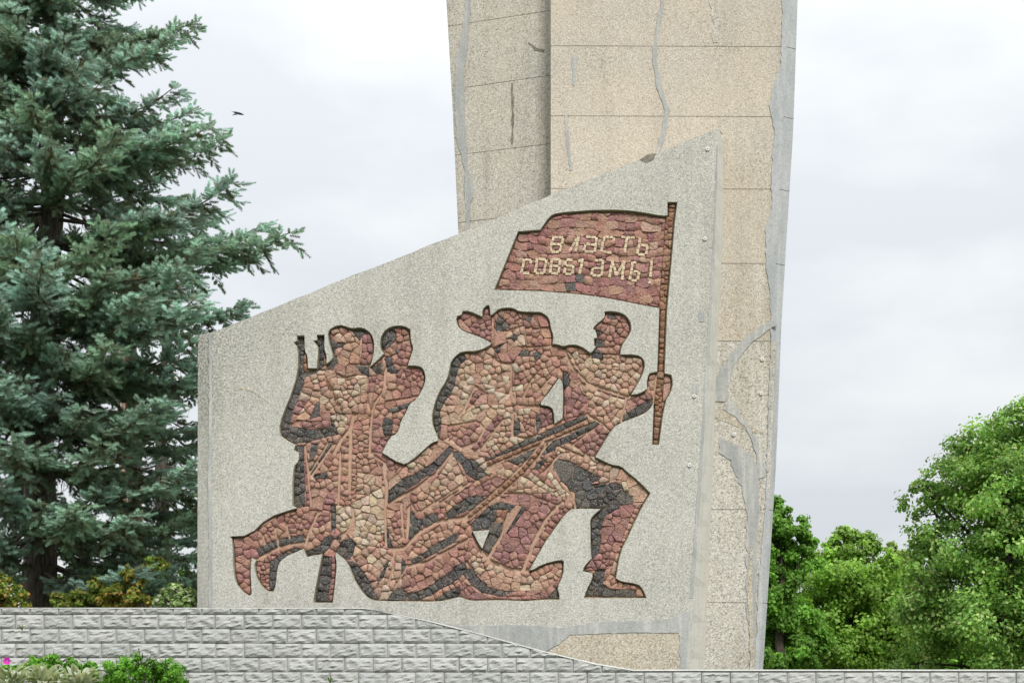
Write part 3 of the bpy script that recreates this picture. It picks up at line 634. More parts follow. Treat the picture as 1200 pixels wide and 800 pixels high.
# lettering, traced from the picture stroke by stroke
def c1(pts): return [(570+x/4.8, 220+y/4.8) for x, y in pts]
def c2(pts): return [(680+x/6.15, 235+y/6.15) for x, y in pts]
LET = [c1(p) for p in ([(378,270),(358,350)],[(386,272),(430,275)],[(434,280),(426,308)],[(374,312),(420,315)],[(424,322),(414,352)],[(368,354),(406,356)],
 [(470,350),(512,278)],[(519,272),(504,352)],[(562,272),(616,274)],[(621,276),(611,354)],[(566,312),(606,315)],[(556,314),(549,348)],[(556,353),(600,355)],
 [(664,272),(646,352)],[(672,270),(712,275)],[(719,276),(714,298)],[(655,356),(702,359)],[(762,272),(834,275)],[(792,284),(776,356)],[(866,280),(849,364)],[(874,318),(908,321)],[(907,328),(900,368)],[(856,368),(890,371)],
 [(212,398),(198,470)],[(220,398),(250,401)],[(252,404),(248,420)],[(206,474),(240,477)],[(287,396),(273,470)],[(296,397),(332,399)],[(338,400),(325,472)],[(280,475),(320,477)],
 [(370,396),(358,472)],[(378,397),(412,399)],[(417,400),(412,430)],[(376,434),(404,436)],[(411,440),(404,472)],[(366,476),(402,479)],
 [(452,400),(484,404)],[(448,408),(442,430)],[(450,434),(484,436)],[(491,436),(485,476)],[(444,446),(438,474)],[(446,479),(478,481)],[(543,396),(524,478)],[(518,408),(535,400)])]
LET += [c2(p) for p in ([(108,425),(158,425)],[(166,424),(154,532)],[(104,480),(148,482)],[(92,478),(80,528)],[(92,534),(144,536)],[(234,425),(212,545)],[(234,440),(262,530)],[(264,530),(312,445)],[(319,432),(302,562)],
 [(378,438),(360,562)],[(388,502),(420,505)],[(426,508),(414,560)],[(372,567),(408,569)],[(384,438),(404,440)],[(516,430),(505,540)],[(496,582),(506,584)])]
LETW = 3.4
for l in LET: flagm &= ~line_mask(l, LETW+.6)
PAL = {'P': [(.50,.275,.185),(.46,.235,.165),(.53,.31,.21),(.48,.275,.19),(.43,.20,.15)], 'L': [(.55,.35,.235),(.50,.29,.20),(.59,.41,.28),(.49,.26,.185),(.61,.46,.33),(.53,.32,.22)],
 'C': [(.60,.46,.31),(.64,.52,.38),(.56,.41,.27),(.58,.45,.33)], 'M': [(.36,.165,.14),(.40,.18,.15),(.32,.145,.135),(.42,.205,.165),(.37,.165,.16)],
 'R': [(.44,.22,.165),(.40,.18,.15),(.48,.26,.185),(.37,.165,.145),(.46,.23,.155)], 'K': [(.066,.07,.07),(.052,.056,.058),(.086,.09,.086),(.105,.102,.092),(.058,.068,.075)],
 'O': [(.34,.155,.075),(.38,.19,.10),(.28,.12,.07),(.40,.22,.13)], 'B': [(.40,.175,.14),(.45,.23,.16),(.36,.15,.135),(.48,.26,.18),(.43,.195,.17),(.37,.155,.155),(.50,.30,.22)]}
# who is who: bodies of the figures for the parts
FIG = [('flagpole', 'brown stone flagpole held upright by the man on the right', POLE), ('banner', 'red stone banner with pale lettering', FLAG),
 ('man_figure', 'bareheaded man at the right gripping the flagpole and striding forward', [(660,400),(672,430),(662,448),(660,492),(690,484),(703,495),(672,518),(656,522),(646,550),(672,576),(671,597),(684,597),(680,705),(770,705),(800,520),(800,430),(740,355),(690,355)]),
 ('man_figure', 'capped head and coat looking right beside the central man', [(611,360),(655,360),(660,404),(668,432),(634,474),(606,476),(600,425),(616,404)]),
 ('man_figure', 'man in flat topped cap at the right of the left trio', [(440,432),(446,424),(443,375),(500,375),(505,470),(475,545),(455,557),(434,528),(434,475),(449,455),(450,440)]),
 ('man_figure', 'head in profile behind the kneeling rifleman', [(411,380),(442,384),(442,424),(433,428),(421,426),(422,400)]),
 ('man_figure', 'kneeling man at the left with two rifles on his back', [(260,380),(442,380),(442,430),(434,480),(434,528),(453,560),(452,642),(462,645),(442,706),(260,706)]),
 ('man_figure', 'large central man with one hand raised and a rifle across his knees', outl)]
fig = np.full((NY, NX), len(FIG)-1, np.int32)
for i in range(len(FIG)-2, -1, -1): fig[fill(FIG[i][2])] = i

def hull(pts):
    pts = sorted(set(map(tuple, pts)))
    def half(ps):
        h = []
        for p in ps:
            while len(h) > 1 and (h[-1][0]-h[-2][0])*(p[1]-h[-2][1])-(h[-1][1]-h[-2][1])*(p[0]-h[-2][0]) <= 0: h.pop()
            h.append(p)
        return h
    a = half(pts); b = half(pts[::-1]); return a[:-1]+b[:-1]
def simplify(h, k):
    h = list(h)
    while len(h) > k:
        ar = [abs((h[i][0]-h[i-1][0])*(h[(i+1) % len(h)][1]-h[i-1][1])-(h[i][1]-h[i-1][1])*(h[(i+1) % len(h)][0]-h[i-1][0])) for i in range(len(h))]
        h.pop(ar.index(min(ar)))
    return h
def components(cells):
    left = set(cells); out_ = []
    while left:
        s = left.pop(); comp = [s]; q = [s]
        while q:
            r_, c_ = q.pop()
            for nb in ((r_+1, c_), (r_-1, c_), (r_, c_+1), (r_, c_-1)):
                if nb in left: left.remove(nb); comp.append(nb); q.append(nb)
        out_.append(comp)
    return out_
stones = []   # (area px, figure, class, polygon)
def voronoi(cells, spacing, ax=1.0, rows=False):
    pts = np.stack([cells[:, 1]*1., cells[:, 0]*ax], 1); k = max(1, round(len(cells)/(spacing*S)**2))
    seeds = pts[rng.choice(len(pts), k, replace=False)]
    sub = pts[::5]
    for _ in range(2):
        a = np.argmin(((sub[:, None]-seeds[None])**2).sum(-1), 1)
        for j in range(k):
            q = sub[a == j]
            if len(q): seeds[j] = q.mean(0)
    seeds += rng.normal(0, .12*spacing*S, seeds.shape)
    lab = np.empty(len(pts), int)
    for s in range(0, len(pts), 4000): lab[s:s+4000] = np.argmin(((pts[s:s+4000, None]-seeds[None])**2).sum(-1), 1)
    return lab, k
key = np.where(cls >= 0, cls*16+fig, -1); key[flagm] = 99999*16+1
for kk in np.unique(key):
    if kk < 0: continue
    rc = np.argwhere(key == kk)
    if len(rc) < 16: continue
    if kk == 99999*16+1: c, sp, ax, f = 'B', 9.6, 1.5, 1
    else: c, sp, _ = RGN[kk//16]; ax = 1.0; f = kk % 16; sp *= .97 if c == 'K' else .86
    if c == 'B':      # roughly coursed stones
        x_ = X0+rc[:, 1]/S; y_ = Y0+rc[:, 0]/S; yy = y_-.0002*(x_-690)**2*-1-.05*(x_-690)+.8*np.sin(x_*.21+y_*.05)+rng.uniform(-2.2, 2.2, 60)[((x_-560)/11+.5*np.sin(y_*.4)).astype(int) % 60]
        hs = np.cumsum([0]+[rng.uniform(7.0, 10.8) for _ in range(30)])+218; row = np.searchsorted(hs, yy)
        lab = np.zeros(len(rc), int); k = 0
        for q in range(row.max()+1):
            m_ = row == q
            if not m_.any(): continue
            cut = np.cumsum([rng.uniform(7, 16.5) for _ in range(30)])+560+rng.uniform(0, 8)
            xx = x_[m_]+1.6*np.sin(y_[m_]*.9+q*2)
            cidx = np.searchsorted(cut, xx); lab[m_] = k+cidx; k += cidx.max()+1
    else: lab, k = voronoi(rc, sp, ax)
    for j in range(k):
        cc = rc[lab == j]
        if len(cc) < 14: continue
        for comp in components([tuple(x) for x in cc]):
            if len(comp) < 14: continue
            h = hull([(X0+(c_+dx)/S, Y0+(r_+dy)/S) for r_, c_ in comp for dx, dy in ((0, 0), (1, 1), (0, 1), (1, 0))])
            if len(h) < 3: continue
            h = simplify(h, 7 if len(comp) > 170 else 5)
            stones.append((len(comp)/S/S, f, c, h))
def stone_geo(h, c, r, th):
    cx = sum(p[0] for p in h)/len(h); cy = sum(p[1] for p in h)/len(h); n = len(h)
    rad = sum(math.hypot(x-cx, y-cy) for x, y in h)/n
    k = max(.75, 1-.28/rad); k2 = k*r.uniform(.88, .95)
    if c == 'T': k, k2 = .97, .90; rad = 1e3
    tx, ty = r.uniform(-.012, .012)*min(1, rad/5), r.uniform(-.012, .012)*min(1, rad/5)
    V = []
    for s, d in ((k, DEP+.01), (k, DEP-th*.80), (k2, None)):
        for x, y in h:
            dx, dy = x-cx, y-cy
            dd = d if d is not None else DEP-th+(tx*dx+ty*dy)/max(rad, 1)+r.uniform(-.007, .007)*(c != 'T')
            V.append(RW((cx+dx*s, cy+dy*s), max(.004, dd)))
    V.append(RW((cx+r.uniform(-.5, .5), cy+r.uniform(-.5, .5)), max(.003, DEP-th-.002+r.uniform(-.010, .010)*(c != 'T'))))
    fs = []
    for j in (0, 1):
        for i in range(n): i2 = (i+1) % n; fs.append((j*n+i, (j+1)*n+i, (j+1)*n+i2, j*n+i2))
    for i in range(n): fs.append((2*n+i, 3*n, 2*n+(i+1) % n))
    return V, fs
fig_o = {}
def runs_mesh(mask):      # mortar of each figure, one thin skin over the bed
    V, fs = [], []; st = 4
    m = mask[::st]
    for r_ in range(m.shape[0]):
        row = np.concatenate([[0], m[r_].astype(int), [0]]); d = np.diff(row)
        for a, b in zip(np.where(d == 1)[0], np.where(d == -1)[0]):
            x0, x1 = X0+a/S, X0+b/S; y0 = Y0+r_*st/S; y1 = y0+st/S; i = len(V)
            V += [RW((x0, y0), DEP-BED), RW((x1, y0), DEP-BED), RW((x1, y1), DEP-BED), RW((x0, y1), DEP-BED)]; fs.append((i, i+3, i+2, i+1))
    return V, fs
for i, (nm, lb, _) in enumerate(FIG):
    V, fs = runs_mesh((fig == i) & inside)
    if not fs: continue
    o = pobj(nm, V, [toward(f) for f in fs] if False else fs, M_mortar, relief); o['label'] = lb; fig_o[i] = o
stones.sort(key=lambda s: -s[0])
rs = random.Random(11); small = {}
for q, (a, f, c, h) in enumerate(stones):
    base = rs.choice(PAL[c]); g_ = sum(base)/3; base = tuple(x*.88+g_*.10 for x in base); kf = rs.uniform(.84, 1.14); col = tuple(x*kf*rs.uniform(.95, 1.05) for x in base)
    if c == 'B' and min(math.hypot(sum(p[0] for p in h)/len(h)-u_, sum(p[1] for p in h)/len(h)-v_) for u_, v_ in ((682, 326), (667, 339))) < 5.5: col = (.10, .10, .095)
    th = rs.uniform(.070, .088) if c != 'K' else rs.uniform(.064, .080)
    V, fs = stone_geo(h, c, rs, th)
    if q < 290: pobj('stone', V, fs, M_stone, fig_o[f], col)
    else:
        d = small.setdefault(f, [[], [], []]); n = len(d[0]); d[0] += V; d[1] += [tuple(i+n for i in x) for x in fs]; d[2] += [col]*len(V)
for f, (V, fs, cl) in small.items():
    off = wloc(relief); A = np.array([tuple(v-off) for v in V])
    me = np_mesh('small_stones', A, [np.array([x for x in fs if len(x) == 4]), np.array([x for x in fs if len(x) == 3])], np.array(cl))
    tag(link('small_stones', me, M_stone, fig_o[f]), kind='stuff')
for l in LET:
    (xa, ya), (xb, yb) = l; ln = math.dist(*l); k = max(1, round(ln/5.2)); ux, uy = (xb-xa)/ln, (yb-ya)/ln; e = LETW/2 if k > 1 else 1.4
    xa -= ux*e*.45; ya -= uy*e*.45; ln += e*.9
    for j in range(k):
        a, b = ln*j/k+.06, ln*(j+1)/k-.06; w = LETW/2*rs.uniform(.88, 1.06); s = rs.uniform(-.3, .3)
        h = [(xa+ux*a-uy*(w+s), ya+uy*a+ux*(w+s)), (xa+ux*b-uy*(w+s), ya+uy*b+ux*(w+s)), (xa+ux*b+uy*(w-s), ya+uy*b-ux*(w-s)), (xa+ux*a+uy*(w-s), ya+uy*a-ux*(w-s))]
        kf = rs.uniform(.88, 1.08); V, fs = stone_geo(h, 'T', rs, .086)
        pobj('letter_tile', V, fs, M_stone, fig_o[1], (.78*kf, .64*kf, .44*kf))
print('stones', len(stones))

# ------------------------------------------------------------------ trees
def frames(d):
    d = d/(np.linalg.norm(d, axis=1)[:, None]+1e-9)
    up = np.where(np.abs(d[:, 2:3]) > .92, [[1., 0, 0]], [[0, 0, 1.]])
    u = np.cross(d, up); u /= np.linalg.norm(u, axis=1)[:, None]+1e-9; v = np.cross(u, d); return u, d, v
def shoot_template(nst=6, per=6, ln=.14, nl=.048, w=.0105):
    """bottle-brush of needles along +Y"""
    V = []; r = np.random.default_rng(5)
    for s in range(nst):
        y = ln*(s+.3)/nst
        for k in range(per):
            a = 2*math.pi*(k+.5*(s % 2))/per+r.uniform(-.3, .3); fw = .55 if s < nst-1 else 1.3
            dirv = np.array([math.cos(a), fw, math.sin(a)]); dirv /= np.linalg.norm(dirv)
            side = np.cross(dirv, [0, 1, 0]); side /= np.linalg.norm(side)+1e-9
            b = np.array([0, y, 0]); V += [b-side*w, b+side*w, b+dirv*nl*r.uniform(.8, 1.15)]
    return np.array(V)
SH = shoot_template()
def place(T, pos_, dirs, scale):
    u, d, v = frames(dirs); Rm = np.stack([u, d, v], 1)           # rows
    return pos_[:, None]+np.einsum('tj,njk->ntk', T, Rm)*scale[:, None, None]
def spruce(name, label, px, Y, ztop, zbase, rbase, pal, whorl=.56, per=(7, 10), dens=1.0, cut=None, seed=1, lean=0, front=0, group=None, trunk_r=.26, droop=.36, zlow=None, fixed=()):
    r = np.random.default_rng(seed); x0 = (px-600)/F*Y
    root = empty(name, (x0, Y, zbase)); tag(root, label, 'tree', group)
    limbs = []; SP, SD, SS, SC_ = [], [], [], []
    H = ztop-zbase
    zz = np.linspace(0, H, 14); wob = .06*np.sin(zz*.9)
    limbs.append(tube(np.stack([wob+lean*zz, wob*.5, zz], 1), trunk_r*(1-zz/H)**.8+.015, 10))
    brs = []
    z = (zlow if zlow else 1.2)
    while z < H-.4:
        for _ in range(r.integers(*per)):
            brs.append((z+r.uniform(-.12, .12), r.uniform(0, 2*math.pi), rbase(z+zbase)*r.uniform(.62, 1.08)))
        for _ in range(front): brs.append((z+r.uniform(-.25, .25), R(-90)+r.normal(0, .75), rbase(z+zbase)*r.uniform(.55, .95)))
        z += whorl*r.uniform(.8, 1.2)
    brs += list(fixed)
    for (z, az, Lb) in brs:
        o_ = np.array([math.cos(az), math.sin(az), 0]); sd_ = np.array([-o_[1], o_[0], 0])
        if cut and cut(x0+o_[0]*Lb*.6, Y+o_[1]*Lb*.6): continue
        f = 1-z/H; dr = droop*(.5+f)*r.uniform(.7, 1.3)
        t = np.linspace(0, 1, 9); bend = r.uniform(-.12, .12)
        path = o_[None]*(Lb*t)[:, None]+sd_[None]*(Lb*bend*t*t)[:, None]; path[:, 0] += lean*z; path[:, 2] = z+Lb*(.10*t-dr*t+.66*dr*t**3)
        limbs.append(tube(path, (.010+.006*Lb)*(1-.85*t)+.003, 5))
        tint = r.uniform(.85, 1.15); blue = r.uniform(.2, 1)
        tt = np.concatenate([np.arange(.24, .5, .15/Lb), np.arange(.5, 1.0, .095/Lb)])
        for q in tt:
            bp = np.array([np.interp(q, t, path[:, k]) for k in range(3)])
            for s in (-1, 1):
                if r.random() < .1: continue
                hang = r.random() < .22
                bl = (.17*Lb+.24)*(1-.62*q)*r.uniform(.65, 1.15); an = R(r.uniform(30, 62))
                d = o_*math.cos(an)+sd_*s*math.sin(an); d[2] += r.uniform(-1.6, -.8) if hang else r.uniform(-.22, .16); d /= np.linalg.norm(d)
                sp_ = np.cross(d, [0, 0, 1.]); sp_ /= np.linalg.norm(sp_)+1e-9
                nsh = max(3, int(bl/.05*dens)); e = np.linspace(.08, 1, nsh)
                sg = np.zeros((nsh, 3)); sg[:, 2] = bl*(-.30*e+.34*e**2.4)*r.uniform(.5, 1.3)
                pp = bp+d*(bl*e)[:, None]+sg
                if nsh > 5 and r.random() < .35: limbs.append(tube(pp[::nsh//3], np.full(len(pp[::nsh//3]), .006), 3))
                sw = np.where(np.arange(nsh) % 2 == 0, 1, -1)*r.uniform(.35, .95, nsh); sw[-1] = 0
                dd = d[None]+sp_[None]*sw[:, None]+r.normal(0, .16, (nsh, 3)); dd[:, 2] += r.uniform(-.05, .45, nsh)
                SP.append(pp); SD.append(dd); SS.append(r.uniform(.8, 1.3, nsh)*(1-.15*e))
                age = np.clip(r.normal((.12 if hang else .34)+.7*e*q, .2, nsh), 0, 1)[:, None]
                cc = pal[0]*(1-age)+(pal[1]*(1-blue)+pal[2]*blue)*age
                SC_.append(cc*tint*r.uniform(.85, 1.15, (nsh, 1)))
        # hanging dead twigs on the inner branch
        for q in r.uniform(.1, .7, int(3*Lb)):
            bp = np.array([np.interp(q, t, path[:, k]) for k in range(3)]); l = r.uniform(.15, .5)
            limbs.append(tube(np.stack([bp, bp+[r.uniform(-.1, .1), r.uniform(-.1, .1), -l*.6], bp+[r.uniform(-.15, .15), r.uniform(-.15, .15), -l]]), [.006, .005, .003], 3))
    V, Fs = merge(limbs); link('trunk', np_mesh('trunk', V, Fs, smooth=True), M_bark, root)
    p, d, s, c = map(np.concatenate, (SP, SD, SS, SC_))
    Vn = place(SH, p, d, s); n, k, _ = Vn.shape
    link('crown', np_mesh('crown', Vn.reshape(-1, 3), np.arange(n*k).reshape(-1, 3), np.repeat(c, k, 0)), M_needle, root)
    print(name, 'shoots', n); return root
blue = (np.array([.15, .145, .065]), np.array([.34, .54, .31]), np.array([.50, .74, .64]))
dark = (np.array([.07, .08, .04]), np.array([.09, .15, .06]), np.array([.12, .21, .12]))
def bx(px, py, Y=28.): return (EYE+(HZ-py)/F*Y-2.5)
fx = [(bx(0, 272)-.2, R(-8), 4.35), (bx(0, 255), R(-25), 4.1), (bx(0, 245), R(3), 3.7), (bx(0, 48), R(-10), 2.65), (bx(0, 70), R(-30), 2.6), (bx(0, 165), R(-10), 3.1), (bx(0, 190), R(-32), 3.3), (bx(0, 360), R(-5), 3.6), (bx(0, 340), R(-35), 3.8)]
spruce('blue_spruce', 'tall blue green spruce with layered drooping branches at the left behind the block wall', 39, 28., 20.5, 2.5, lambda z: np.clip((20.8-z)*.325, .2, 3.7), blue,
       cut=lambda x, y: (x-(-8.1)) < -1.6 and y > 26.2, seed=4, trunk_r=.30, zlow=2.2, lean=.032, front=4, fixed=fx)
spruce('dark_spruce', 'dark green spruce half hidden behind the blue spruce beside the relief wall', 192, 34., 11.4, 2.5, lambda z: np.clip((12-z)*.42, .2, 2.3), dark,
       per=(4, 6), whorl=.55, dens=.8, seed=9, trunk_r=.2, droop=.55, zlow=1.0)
# pine stems
def stem(name, label, px, Y, pts, rad, mat, crown=None):
    x0 = (px-600)/F*Y; root = empty(name, (x0, Y, 2.5)); tag(root, label, 'tree')
    parts = [tube(np.array(p, float), r_, 9) for p, r_ in zip(pts, rad)]; V, Fs = merge(parts)
    link('trunk', np_mesh('trunk', V, Fs, smooth=True), mat, root); return root
def leaf_cloud(root, name, n, fn, size, pal, mat, seed, up=.3, aspect=.72):
    """folded leaves; fn(r,n)->(positions, outward) relative to the root"""
    r = np.random.default_rng(seed); p, nrm, cl = fn(r, n); n = len(p)
    nrm = nrm+r.normal(0, .55, nrm.shape)+[0, 0, up]; nrm /= np.linalg.norm(nrm, axis=1)[:, None]
    ax = np.cross(nrm, r.normal(0, 1, nrm.shape)); ax[:, 2] -= .35; ax -= nrm*(ax*nrm).sum(1)[:, None]; ax /= np.linalg.norm(ax, axis=1)[:, None]; sd_ = np.cross(nrm, ax)
    s = size*r.uniform(.65, 1.25, n)[:, None]
    V = np.stack([p-ax*s*.5, p+sd_*s*.5*aspect+nrm*s*.12, p+ax*s*.55, p-sd_*s*.5*aspect+nrm*s*.12], 1)
    i = np.arange(n)[:, None]*4; Fq = np.concatenate([i+[0, 1, 2], i+[0, 2, 3]])
    c = np.array(pal)[r.integers(0, len(pal), n)]*r.uniform(.8, 1.2, (n, 1))*(cl[:, None]**1.5)*1.18
    return link(name, np_mesh(name, V.reshape(-1, 3), Fq, np.repeat(c, 4, 0)), mat, root)
def broadleaf(label, px, Y, lobes, nleaf, size, pal, seed, group='leafy trees behind the monument', name='leafy_tree', zb=2.5, bark=None, lw=1.):
    """lobes: (px, py, radius px) of leaf masses in the photo's scale, spread in depth too"""
    r = np.random.default_rng(seed); x0 = (px-600)/F*Y; root = empty(name, (x0, Y, zb)); tag(root, label, 'tree', group)
    sc = Y/F; C, Rr = [], []
    for (lx, ly, lr) in lobes:
        C.append(((lx-600)*sc-x0, r.uniform(-.5, .5)*lr*sc*2, EYE+(HZ-ly)*sc-zb)); Rr.append(lr*sc)
    C = np.array(C); Rr = np.array(Rr)
    # small clumps on the surface of every lobe
    cc, cr, co, ct = [], [], [], []
    for c, R_ in zip(C, Rr):
        k = max(22, int(30*(R_/1.0)**1.6))
        d = r.normal(0, 1, (k, 3)); d /= np.linalg.norm(d, axis=1)[:, None]
        cc.append(c+d*R_*r.uniform(.4, 1.22, (k, 1))*[1, 1, .9]); cr.append(r.uniform(.25, .5, k)*min(1.2, R_)); co.append(d); ct.append(r.uniform(.75, 1.25, k))
    cc, cr, co, ct = map(np.concatenate, (cc, cr, co, ct)); keep = cc[:, 2] > .15; cc, cr, co, ct = cc[keep], cr[keep], co[keep], ct[keep]
    def fn(r, n):
        w = cr**2; q = r.choice(len(cc), n, p=w/w.sum()); d = r.normal(0, 1, (n, 3)); d /= np.linalg.norm(d, axis=1)[:, None]
        p = cc[q]+d*cr[q][:, None]*r.uniform(.25, 1.1, (n, 1))*[1, 1, .75]
        ok = p[:, 2] > .05; return p[ok], (d*.6+co[q]*.6)[ok], ct[q][ok]
    limbs = []; topz = C[:, 2].max()
    tz = np.linspace(0, topz*.8, 8); limbs.append(tube(np.stack([.05*np.sin(tz*2), 0*tz, tz], 1), (.16*(1-tz/topz)+.03)*lw, 8))
    for k in range(len(cc)):
        if r.random() < (.4 if lw == 1 else .12):
            li = np.argmin(np.linalg.norm(C-cc[k], axis=1)); a = np.array([0, 0, max(.5, min(C[li, 2]*.55, topz*.75))]); m_ = (a+C[li])/2+[0, 0, .2]
            limbs.append(tube(np.array([a, m_, C[li], cc[k]]), np.array([.06, .04, .025, .008])*lw, 4))
    V, Fs = merge(limbs); link('trunk', np_mesh('trunk', V, Fs, smooth=True), bark or M_dbark, root)
    leaf_cloud(root, 'crown', nleaf, fn, size, pal, M_leaf, seed+1)
    return root
g1 = [(.19, .35, .07), (.16, .31, .065), (.23, .41, .09), (.38, .48, .17), (.12, .24, .06), (.22, .38, .09)]
g2 = [(.20, .36, .05), (.25, .42, .07), (.16, .31, .045), (.30, .45, .11)]
g3 = [(.16, .34, .05), (.20, .39, .06), (.13, .28, .045)]
g4 = [(.28, .40, .10), (.22, .35, .08), (.34, .42, .16)]
broadleaf('large dense linden like tree filling the right edge, pale bracts among its leaves', 1185, 44., [(1185, 530, 52), (1130, 560, 46), (1100, 600, 36), (1165, 590, 55), (1215, 580, 60), (1240, 520, 55), (1115, 650, 48), (1170, 660, 60), (1225, 660, 60), (1100, 720, 46), (1150, 735, 56), (1210, 740, 62), (1085, 775, 36), (1195, 500, 34), (1145, 525, 26), (1090, 640, 24), (1080, 690, 25), (1078, 572, 12), (1260, 600, 60), (1260, 720, 60)], 95000, .115, g1, 21)
broadleaf('bright green young tree with open feathery top right of the pylon', 1000, 52., [(990, 628, 13), (1012, 632, 12), (975, 640, 12), (985, 690, 44), (1000, 655, 28), (970, 660, 26), (1030, 690, 36), (1010, 735, 46), (960, 730, 38), (1040, 750, 40), (985, 640, 14), (1015, 640, 13), (1040, 660, 17), (945, 690, 24), (960, 775, 40), (1020, 780, 40)], 52000, .125, g2, 33)
broadleaf('darker green tree directly beside the right edge of the pylon', 915, 48., [(905, 640, 30), (925, 625, 20), (910, 600, 17), (935, 660, 24), (900, 700, 36), (925, 730, 34), (905, 770, 36), (890, 610, 24), (945, 640, 12), (950, 760, 26), (880, 660, 36)], 52000, .12, g3, 45)
broadleaf('pale yellowish green tree low between the feathery tree and the dense linden', 1058, 58., [(1055, 680, 24), (1068, 660, 16), (1045, 715, 30), (1075, 720, 34), (1060, 765, 36), (1075, 690, 20), (1046, 645, 9)], 26000, .13, g4, 57)
# fill behind: far-off wood reading as one mass
broadleaf('low dark green tree at the back right, seen between the trunks', 1010, 66., [(920, 760, 40), (970, 770, 40), (1030, 770, 40), (1090, 765, 40), (1150, 770, 40), (1000, 730, 34), (1070, 740, 30)], 30000, .17, g3, 63)
# pale pine stems and low shrubs at the left
stem('pine_tree', 'pale barked pine trunk rising behind the blue spruce', 158, 31., [[(0, 0, 0), (.05, 0, 2.5), (-.05, 0, 5), (-.12, 0, 9.0), (-.1, 0, 11)], [(0, 0, 1.4), (.3, 0, 1.9), (.8, .2, 2.0)]], [[.15, .14, .13, .10, .05], [.05, .04, .02]], M_pine)
stem('pine_tree', 'reddish leaning pine stems low beside the spruce trunk', 118, 30., [[(0, 0, 0), (-.1, 0, .7), (-.35, 0, 1.1), (-.65, 0, 1.35)], [(-.1, .02, .6), (.15, 0, 1.3), (.1, 0, 2.2)], [(.35, 0, 0), (.3, 0, .5), (.55, 0, 1.0), (.9, 0, 1.1)], [(-.35, 0, 0), (-.2, 0, .6), (-.1, 0, 1.0)]], [[.10, .09, .07, .03], [.07, .05, .03], [.07, .06, .05, .03], [.07, .06, .03]], M_pine)
y1 = [(.24, .30, .06), (.17, .26, .05), (.30, .26, .07), (.12, .20, .04)]
o1 = [(.36, .20, .05), (.26, .26, .05), (.16, .24, .04), (.40, .30, .08), (.14, .22, .04), (.2, .3, .05)]
p1 = [(.26, .38, .13), (.36, .44, .22), (.19, .30, .09), (.5, .55, .4)]
sg = 'shrubs behind the block wall'
for (lab, px, Y, lb, n, pal, sd_) in (('yellow orange shrub at the far left behind the block wall', 8, 25.4, [(5, 690, 18), (-15, 680, 22), (12, 708, 18)], 2600, o1, 71),
    ('orange tinged shrub under the pale pine trunk', 145, 25.6, [(148, 690, 16), (135, 705, 16), (160, 705, 15), (150, 672, 9)], 2600, o1, 72),
    ('yellow green shrub among the reddish pine stems', 105, 26.0, [(95, 705, 16), (118, 690, 14), (75, 708, 14), (180, 660, 12)], 2400, y1, 73),
    ('pale green flowering shrub at the corner of the relief wall', 203, 25.3, [(195, 702, 14), (212, 700, 14), (204, 692, 10), (222, 708, 12)], 3000, p1, 74),
    ('dark green shrub behind the spruce trunk', 60, 33., [(70, 690, 24), (100, 680, 20), (30, 690, 26), (170, 695, 20), (215, 680, 22)], 4500, g3, 75)):
    broadleaf(lab, px, Y, lb, n, .075, pal, sd_, sg, 'shrub', lw=.25)
broadleaf('bare topped thin tree with sparse yellowing leaves seen through the spruce', 145, 40., [(150, 320, 22), (165, 335, 18), (140, 300, 14), (160, 300, 10), (130, 345, 16), (150, 440, 22), (190, 450, 20)], 1100, .10, o1+y1, 81, sg, 'thin_tree', bark=M_pine)

# ------------------------------------------------------------------ flower bed in front of the wall
zb = 2.12
def bush(label, lobes, n, size, pal, Y, seed, name='bush'):
    px = sum(l[0] for l in lobes)/len(lobes)
    return broadleaf(label, px, Y, lobes, n, size, pal, seed, 'plants in front of the block wall', name, zb, lw=.12)
b1 = [(.13, .33, .03), (.17, .40, .04), (.10, .26, .025), (.22, .45, .07)]
bush('rounded bright green small leaved bush in front of the block wall', [(140, 790, 17), (165, 783, 16), (190, 786, 16), (208, 795, 15), (150, 800, 22), (185, 802, 22), (160, 772, 6), (128, 800, 12)], 15000, .034, b1, 21.7, 91)
bush('loose green foliage behind the silver leaved plants', [(40, 783, 12), (66, 779, 12), (88, 783, 12), (20, 788, 11), (60, 795, 16), (102, 790, 12), (52, 786, 14), (78, 790, 14), (8, 786, 10), (110, 784, 9)], 9000, .045, b1, 22.1, 92)
def leaf_mesh(ln, w, curl, seed):
    r = random.Random(seed); V, fs, col = [], [], []; n = 7
    for i in range(n):
        t = i/(n-1); ww = w*math.sin(math.pi*min(1, .12+t*.88))**.8*(1-.15*t)+.002
        y = ln*t*math.cos(curl*t); z = ln*(.55*t-curl*.55*t*t)
        for k, sx_ in enumerate((-1, -.62, 0, .62, 1)):
            V.append((sx_*ww, y, z+abs(sx_)*ww*.35+r.uniform(-.002, .002))); col.append((.74, .75, .66) if k in (0, 4) else (.40, .46, .34) if k == 2 else (.56, .60, .48))
    for i in range(n-1):
        for k in range(4): a = i*5+k; fs.append((a, a+1, a+6, a+5))
    return np_mesh('leaf', np.array(V), np.array(fs), np.array(col), smooth=True)
LM = [leaf_mesh(l, w, c, i) for i, (l, w, c) in enumerate(((.34, .034, .9), (.30, .040, .6), (.38, .030, 1.1), (.27, .036, .4)))]
for m_ in LM: m_.materials.append(M_leaf)
r = random.Random(5)
